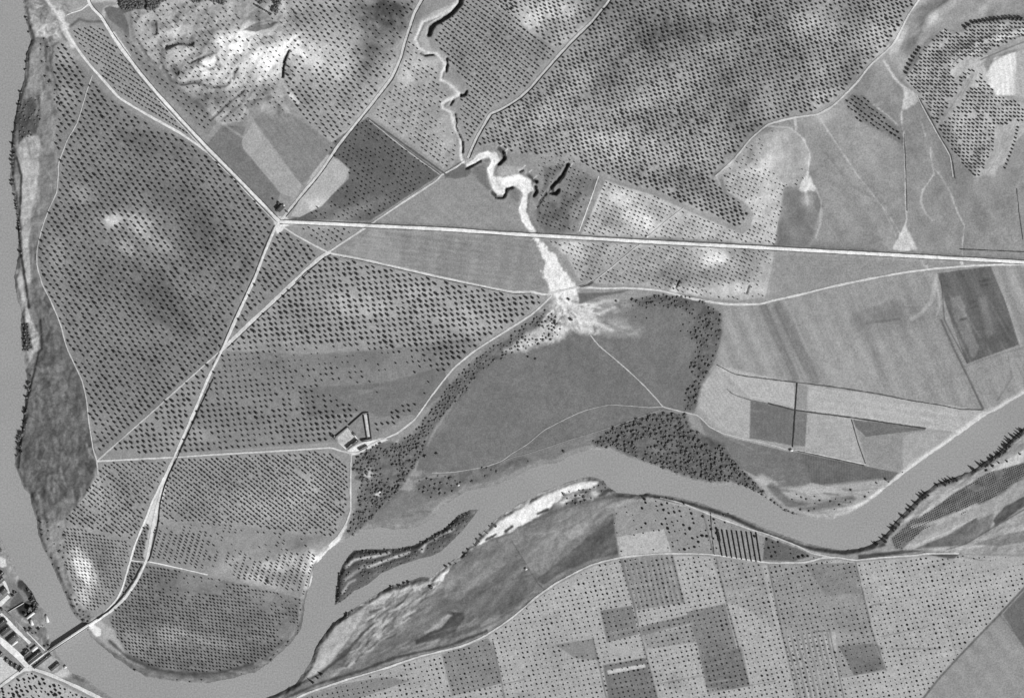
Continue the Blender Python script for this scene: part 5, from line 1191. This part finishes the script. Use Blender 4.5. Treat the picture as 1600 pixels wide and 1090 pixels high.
along([(72,995),(74,1008),(68,1012)], 4, 2.6, "dark tree beside the left end of the bridge", "trees beside the bridge end", 1, hk=2)
along([(38,1012),(41,1018),(48,1006)], 4, 2.4, "dark tree in a town courtyard", "courtyard trees", 1, hk=2)
along([(2,858),(3,868)], 4, 2.6, "dark tree at the left edge above the town", "trees at the left edge", 0.5, hk=2)
for (x, y, q, lab) in [(434,329,2.4,"dark tree left of the roadside house"), (436,318,2.2,"dark tree above the roadside house"), (449,331,1.8,"small dark tree between the roadside house and the rising road"), (554,678,2.4,"single round tree inside the farm yard"), (428,311.5,1.8,"lone small tree in the dark field above the road star"),
                       (868,506,2.4,"lone dark tree on the lower gravel fan"), (893,499,2.6,"lone dark bush on the gravel fan edge"), (889,468,2.2,"small dark bush in the middle of the gravel fan"), (1384,749,2.0,"leaning dark tree on the inner bank"), (826,558,1.6,"small bush left in the large dark field"),
                       (837,561,1.6,"lone bush in the large dark field below the fan"), (420,908,3.0,"single big round tree at the foot of the column rows"), (881,705,2.0,"lone dark tree on the grass left of the riverside wood"), (665,713,2.2,"lone bush at the left edge of the large dark field"), (683,709,2.2,"second lone bush at the left edge of the large dark field")]:
    BUSH.append((x, y, q + 5, q * 1.8, lab, None))   # +5: sort first, removed below
BUSH.sort(key=lambda t: -t[2])
i = 0
for (x, y, r, h, lab, grp) in BUSH[:300]:
    if grp is None: r -= 5
    tree_thing("riverside_tree", "tree", CROWN, x, y, r, h + 1, lab, grp, i); i += 1
merged("riverside_bushes", [t[:2] + (t[2], t[3] + 0.6) for t in BUSH[300:]], M_fol2, "low dark bushes scattered along the river banks and thickets", "bushes", trunk=0.05)

# poplars with long shadows on the lower right bank and at the bottom
i = 0
for pts, step, hh, lab, grp in [([(1597,672),(1580,688),(1562,706),(1545,718)], 3.6, 20, "slim poplar at the right end of the lower right bank", "poplars at the right end of the bank"),
                      ([(1540,722),(1520,735)], 4.5, 19, "slim poplar in the middle of the lower right bank", "poplars in the middle of the bank"),
                      ([(1492,748),(1462,757)], 3.4, 17, "slim poplar beside the shallow pool of the lower right bank", "poplars beside the shallow pool"),
                      ([(1455,762),(1430,786),(1415,800)], 5.5, 16, "slim poplar on the lower right bank where it narrows", "poplars on the narrow bank"),
                      ([(1412,804),(1395,824),(1380,842),(1362,852)], 4.2, 15, "slim poplar at the left end of the lower right bank", "poplars at the left end of the bank"),
                      ([(500,1052),(488,1064),(478,1074)], 7, 24, "tall slim poplar at the tip of the lower spit", "poplars at the lower spit"),
                      ([(1590,705),(1560,722),(1530,735)], 9, 11, "short slim poplar on the pale sand behind the bank", "short poplars on the sand")]:
    for x, y in resample(pts, step)[:-1]:
        if random.random() < 0.25: continue
        x += random.uniform(-2, 2) + 2.0; y += random.uniform(-2, 2) + 2.5
        tree_thing("poplar_tree", "poplar", POPC, x, y, random.uniform(1.5, 2.8), hh * random.uniform(0.3, 0.65), lab, grp, i); i += 1

# dense dark conifer plots at the top edge
i = 0
for P, lab, grp in [([(228,-8),(268,-8),(262,0),(250,8),(240,18),(230,18),(229,8)], "dark tree in the dense plot left of the top hill", "trees of the left dense plot"),
                    ([(296,-8),(318,-8),(315,2),(306,5),(298,2)], "dark tree in the small dense plot on the top edge", "trees of the small dense plot"),
                    ([(322,-8),(348,-8),(356,4),(352,9),(330,3)], "dark tree in the long dense plot at the top edge", "trees of the long dense plot"),
                    ([(398,-8),(413,-8),(413,2),(407,8),(400,3)], "dark tree in the left enclosure plot at the top edge", "trees of the left enclosure"),
                    ([(433,-8),(439,-8),(438,6),(435,20),(431,22),(428,16),(431,6)], "dark tree in the narrow upright row at the top edge", "trees of the narrow upright row"),
                    ([(186,-8),(226,-8),(226,10),(196,18),(188,10)], "grey leafy tree in the rough plot near the upper left highway", "trees of the rough plot")]:
    P_ = np.array(P, float); sp = 4.6
    for y in np.arange(P_[:, 1].min(), P_[:, 1].max(), sp):
        for x in np.arange(P_[:, 0].min(), P_[:, 0].max(), sp):
            xx, yy = x + random.uniform(-.8, .8), y + random.uniform(-.8, .8)
            if inside(np.array([xx]), np.array([yy]), P)[0]:
                tree_thing("grove_tree", "tree", CROWN, xx, yy, random.uniform(2.9, 3.8), random.uniform(5.5, 8), lab, grp, i); i += 1
for (p_, lab) in [([(398,8),(412,16),(424,23)], "clipped dark hedge along the enclosure at the top edge")]:
    q = resample(p_, 2.5)
    merged("hedge", [(x, y, 1.6, 2.6) for x, y in q], M_fol, lab, "hedge", trunk=0)["kind"] = "thing"

# vine rows by the lower lane
for k in range(9):
    x0, y0 = 1120 + k * 7.6, 826 + k * 0.6; x1, y1 = x0 + 8 , 868 + k * 1.3
    if k == 8: x1, y1 = x0 + 7, 876
    q = resample([(x0, y0), (x1, y1)], 1.4)
    v, f = [], []
    for j, (x, y) in enumerate(q):
        z = float(hmap(np.array([x]), np.array([y]))[0]); wv_ = (2.6 if k == 0 and j < 14 else 1.15) * random.uniform(0.8, 1.15); hh = random.uniform(1.3, 1.9)
        for dx, dz in ((-wv_, -0.2), (-wv_ * 0.7, hh * .8), (0, hh), (wv_ * 0.7, hh * .8), (wv_, -0.2)): v.append((x - 800 + dx, 545 - y + random.uniform(-.2, .2), z + dz))
    for j in range(len(q) - 1):
        for s in range(4): a_ = j * 5 + s; f.append((a_, a_ + 5, a_ + 6, a_ + 1))
    o = mesh_obj("vine_row", v, f, M_vine)
    if k == 0: setp(o, "first vine row from the left with one wide leafy block at its top", "vine row", "vine rows below the river")
    else: setp(o, "%s vine row from the left in the small striped vineyard" % ["", "second", "third", "fourth", "fifth", "sixth", "seventh", "eighth", "ninth"][k], "vine row", "vine rows below the river")

# ------------------------------------------------------------------ buildings
def frame_mat(x, y, ang, z):
    return Matrix.Translation(W(x, y, z)) @ Matrix.Rotation(math.radians(ang), 4, 'Z')
def box(l, w, h, z0=0, cx=0, cy=0):
    v = [(cx + sx * l / 2, cy + sy * w / 2, z0 + sz * h) for sz in (0, 1) for sx, sy in ((-1, -1), (1, -1), (1, 1), (-1, 1))]
    f = [(0, 3, 2, 1), (4, 5, 6, 7), (0, 1, 5, 4), (1, 2, 6, 5), (2, 3, 7, 6), (3, 0, 4, 7)]
    return v, f
def gable(l, w, z0, rise, over=0.4, t=0.25):
    L, Wd = l / 2 + over, w / 2 + over; s = rise * over / (w / 2)
    v = [(-L, -Wd, z0 - s), (L, -Wd, z0 - s), (L, 0, z0 + rise), (-L, 0, z0 + rise), (-L, Wd, z0 - s), (L, Wd, z0 - s)]
    v += [(a_, b_, c - t) for a_, b_, c in v]
    f = [(0, 1, 2, 3), (3, 2, 5, 4), (6, 9, 8, 7), (9, 10, 11, 8), (0, 6, 7, 1), (4, 5, 11, 10), (0, 3, 9, 6), (3, 4, 10, 9), (1, 7, 8, 2), (2, 8, 11, 5)]
    return v, f
def house(x, y, l, w, ang, h, label, cat="house", roof=None, rise=None, chim=True, name="house", group=None):
    z = float(hmap(np.array([x]), np.array([y]))[0]) - 0.15
    e = bpy.data.objects.new(name, None); COL.objects.link(e); e.matrix_world = frame_mat(x, y, ang, z)
    rise = rise or w * 0.22
    v, f = box(l, w, h); base = len(v)
    mesh_obj("wall", v, f, M_plaster, e)
    # gable ends
    gv = [(-l / 2, -w / 2, h), (-l / 2, w / 2, h), (-l / 2, 0, h + rise - 0.3), (l / 2, -w / 2, h), (l / 2, w / 2, h), (l / 2, 0, h + rise - 0.3)]
    mesh_obj("gable_wall", gv, [(1, 0, 2), (3, 4, 5)], M_plaster, e)
    rf = mesh_obj("roof", *gable(l, w, h, rise), roof or M_tile, e)
    v, f = box(l + 0.8, 0.35, 0.22, h + rise - 0.08)
    mesh_obj("ridge", v, f, M_plaster if random.random() < 0.5 else M_stone, rf)
    if chim:
        v, f = box(0.9, 0.9, 1.5, h + rise * 0.4, l * 0.28, w * 0.12); mesh_obj("chimney", v, f, M_plaster, rf)
    for k, dx in enumerate((-l * 0.3, l * 0.05, l * 0.33)):
        for sy in (-1, 1):
            if k == 1 and sy < 0:
                v, f = box(1.1, 0.12, 2.1, 0.1, dx, sy * (w / 2 + 0.03)); mesh_obj("door", v, f, M_dark, e)
            else:
                v, f = box(0.9, 0.12, 1.1, 1.2, dx, sy * (w / 2 + 0.03)); mesh_obj("window", v, f, M_dark, e)
    setp(e, label, cat, group)
    return e
TW = 38
for hs in [
    (4,972,17,8,TW,4,"dark roofed town house at the left end of the street row by the left edge"),
    (9,984,17,8,TW,4,"dark double pitched house just above the wide main street"),
    (21,996,17,9,TW,4,"dark roofed house in the middle of the main street row"),
    (43,1020,12,8,TW,4,"short dark house near the town crossing on its upper left"),
    (55,1025,27,9,TW,5,"long dark roofed building beside the short street to the bridge"),
    (67,1031,34,4.2,TW,4,"very long narrow dark roofed building below the bridge street"),
    (87,1040,17,4.5,TW,4,"narrow dark shed roof beside the pale yard near the river"),
    (3,1021,6,5,TW,3.5,"small cottage at the left end of the row below the main street"),
    (12,1030,6,4.5,60,3.5,"small cottage second from the left edge below the main street"),
    (19,1036,6,4.5,60,3.5,"small cottage in the middle of the row below the main street"),
    (26,1040,7,4.5,55,3.5,"small cottage fourth in the row below the main street"),
    (33,1044,8,4.5,45,3.5,"small cottage nearest the crossing in the row below the main street"),
    (3,905,9,7,TW,4,"dark roofed house at the left edge beside the narrow white street"),
    (7,922,10,8,TW,4,"dark roofed house at the foot of the narrow white street"),
    (4,895,6,5,TW,3.5,"small dark house at the left edge above the narrow street")]:
    house(*hs, roof=random.choice([M_tile, M_tile, M_tile2]), group="town houses", rise=hs[3] * 0.2)
house(49, 960, 14, 3.6, 38, 5, "white roofed long wing of the garden villa by the river", "house", M_plaster, chim=True, group="garden villas")
house(51, 971, 9, 3.4, -70, 5, "white roofed short wing below the garden villa", "house", M_plaster, chim=False, group="garden villas")
house(74, 966, 11, 3.6, -72, 4, "narrow white boat shed standing right on the river shore", "shed", M_plaster, chim=False)
house(24, 1003, 10, 4, 38, 3.5, "small white roofed outbuilding in the courtyard above the main street", "outbuilding", M_plaster, chim=False)
house(55, 1012, 10, 5, 38, 3.5, "pale roofed outbuilding behind the long dark building", "outbuilding", M_plaster, chim=False)
house(438.5, 325, 11, 8.5, 45, 4.5, "dark roofed roadside house above the road star", "house", M_tile, rise=2.2)
house(443.5, 321.3, 2.6, 2.4, 45, 3, "tiny white shed touching the roadside house", "shed", M_plaster, chim=False, rise=.5)
house(547, 696.3, 10, 5.0, 40, 4, "dark roofed farm building at the left lower corner of the yard", "farm building", M_tile2)
house(555.5, 690.5, 10, 4.8, 40, 4.5, "dark roofed farm building in the middle of the lower yard side", "farm building", M_tile2)
house(568, 699.3, 13.5, 3.8, 24, 3.5, "detached long dark barn in front of the farm yard", "barn", M_tile2, chim=False)
house(573, 687, 15, 3.4, 8, 3.5, "long low shed closing the lower end of the walled strip", "shed", M_tile, chim=False)
house(522.6, 682.2, 4, 4, 40, 6, "small dark square tower at the left corner of the farm wall", "tower", M_tile)
house(1236, 703, 3.4, 2.8, 10, 3, "small white pump house at the foot of the straight ditch", "pump house", M_plaster, chim=False)
house(102.5, 1041, 3.4, 3.2, 20, 3, "small white hut on the shore near the pale yard", "hut", M_plaster, chim=False)
house(1011, 370, 2.4, 2.2, 0, 2.6, "tiny white hut touching the upper side of the highway", "hut", M_plaster, chim=False)
house(822, 888, 2.6, 2.4, 20, 2.6, "tiny white hut in the grey field below the centre channel", "hut", M_plaster, chim=False)
house(716.5, 757, 2.4, 2.4, 20, 2.6, "tiny white hut on the upper bank of the centre channel", "hut", M_plaster, chim=False)
house(593, 768, 2.8, 2.4, 30, 2.6, "tiny white hut in the thicket below the farm", "hut", M_plaster, chim=False)
poly_y = None

def wall_obj(p, q, label, hgt=3.2, th=0.9, m=None, name="stone_wall"):
    (x0, y0), (x1, y1) = p, q; L = math.hypot(x1 - x0, y1 - y0); cx, cy = (x0 + x1) / 2, (y0 + y1) / 2
    z = float(hmap(np.array([cx]), np.array([cy]))[0]) - 0.6
    e = bpy.data.objects.new(name, None); COL.objects.link(e)
    e.matrix_world = frame_mat(cx, cy, math.degrees(math.atan2(-(y1 - y0), x1 - x0)), z)
    v, f = box(L, th, hgt + 0.6); mesh_obj("masonry", v, f, m or M_stone, e)
    v, f = box(L + 0.2, th + 0.3, 0.25, hgt + 0.6); mesh_obj("coping", v, f, m or M_tile2, e)
    setp(e, label, "wall", "farm walls" if name == "stone_wall" else None)
for p, q, lab in [((522,684),(543.5,666.5),"wall on the upper left side of the bare farm yard"), ((545.5,664.5),(567.5,645.3),"wall on the upper left side of the inner farm field"), ((567.5,645),(576.5,644.2),"short top wall of the narrow walled strip"),
                  ((568.3,648),(574.3,685),"left long wall of the narrow walled strip"), ((575.7,646),(581.5,687),"right long wall of the narrow walled strip"), ((523.5,686),(541,701),"low wall on the lower left side of the farm yard"), ((566,687.5),(574,686),"short wall at the lower end of the inner farm field"), ((544.5,667),(558,685),"thin wall between the bare yard and the inner farm field")]:
    low = "low" in lab or "thin" in lab
    wall_obj(p, q, lab, 1.0 if low else 2.2, 0.6 if low else 0.9, m=M_plaster if low else M_tile2)
wall_obj((10,953), (71,1014.5), "long pale garden wall between the town side street and the river gardens", 2.0, 0.7, M_plaster, "garden_wall")
wall_obj((14,955), (38,941), "white wall on the upper side of the dark garden grove", 2.0, 0.7, M_plaster, "garden_wall")

# ------------------------------------------------------------------ the bridge
bx0, by0, bx1, by1 = 139.5, 976.0, 77.0, 1017.0
L = math.hypot(bx1 - bx0, by1 - by0); bang = math.degrees(math.atan2(-(by1 - by0), bx1 - bx0))
br = bpy.data.objects.new("bridge", None); COL.objects.link(br)
br.matrix_world = frame_mat((bx0 + bx1) / 2, (by0 + by1) / 2, bang, 0)
DK = 6.2
v, f = box(L, 4.4, 1.0, DK - 1.0); mesh_obj("deck", v, f, M_conc, br)
for s in (-1, 1):
    v, f = box(L, 0.4, 1.3, DK, 0, s * 2.4); mesh_obj("parapet", v, f, M_conc, br)
    v, f = box(L, 0.5, 1.6, DK - 2.3, 0, s * 1.9); mesh_obj("girder", v, f, M_stone, br)
for k in range(5):
    v, f = box(1.8, 5.2, DK, -1.6, (k - 2) * L / 5.4, 0); mesh_obj("pier", v, f, M_stone, br)
for s in (-1, 1):
    v, f = box(5, 6.4, DK + 1, -1.6, s * (L / 2 - 2), 0); mesh_obj("abutment", v, f, M_stone, br)
setp(br, "straight white bridge crossing the left river to the town", "bridge")
# approach ramps
def ramp(name, pts, w, z0, z1, label):
    q = resample(pts, 3); n = len(q); v, f = [], []
    t = np.gradient(q, axis=0); t /= np.linalg.norm(t, axis=1)[:, None]
    for j in range(n):
        a_ = j / (n - 1); z = z0 * (1 - a_) + z1 * a_; nx, ny = -t[j, 1], t[j, 0]
        for d, zz in ((-w / 2 - 3.5, -1.0), (-w / 2, z), (w / 2, z), (w / 2 + 3.5, -1.0)):
            v.append(W(q[j, 0] + nx * d, q[j, 1] + ny * d, zz if zz < 0 else z))
    for j in range(n - 1):
        for s in range(3): a_ = j * 4 + s; f.append((a_, a_ + 1, a_ + 5, a_ + 4))
    return setp(mesh_obj(name, v, f, road_mat(234)), label, kind="structure")
h0 = float(hmap(np.array([158.0]), np.array([965.0]))[0]) + 0.5
ramp("ramp", [(139,976.3),(150,969),(158,964)], 4.2, DK, h0, "pale ramp at the right end of the bridge")
h1 = float(hmap(np.array([60.0]), np.array([1029.0]))[0]) + 0.9
ramp("ramp", [(77.5,1016.7),(68,1023),(56,1032)], 4.2, DK, h1, "pale ramp at the town end of the bridge")
print("trees", len(KINDS["olive"]), len(KINDS["fruit"]), len(BUSH), "vine", len(vy), "objects", len(bpy.data.objects))
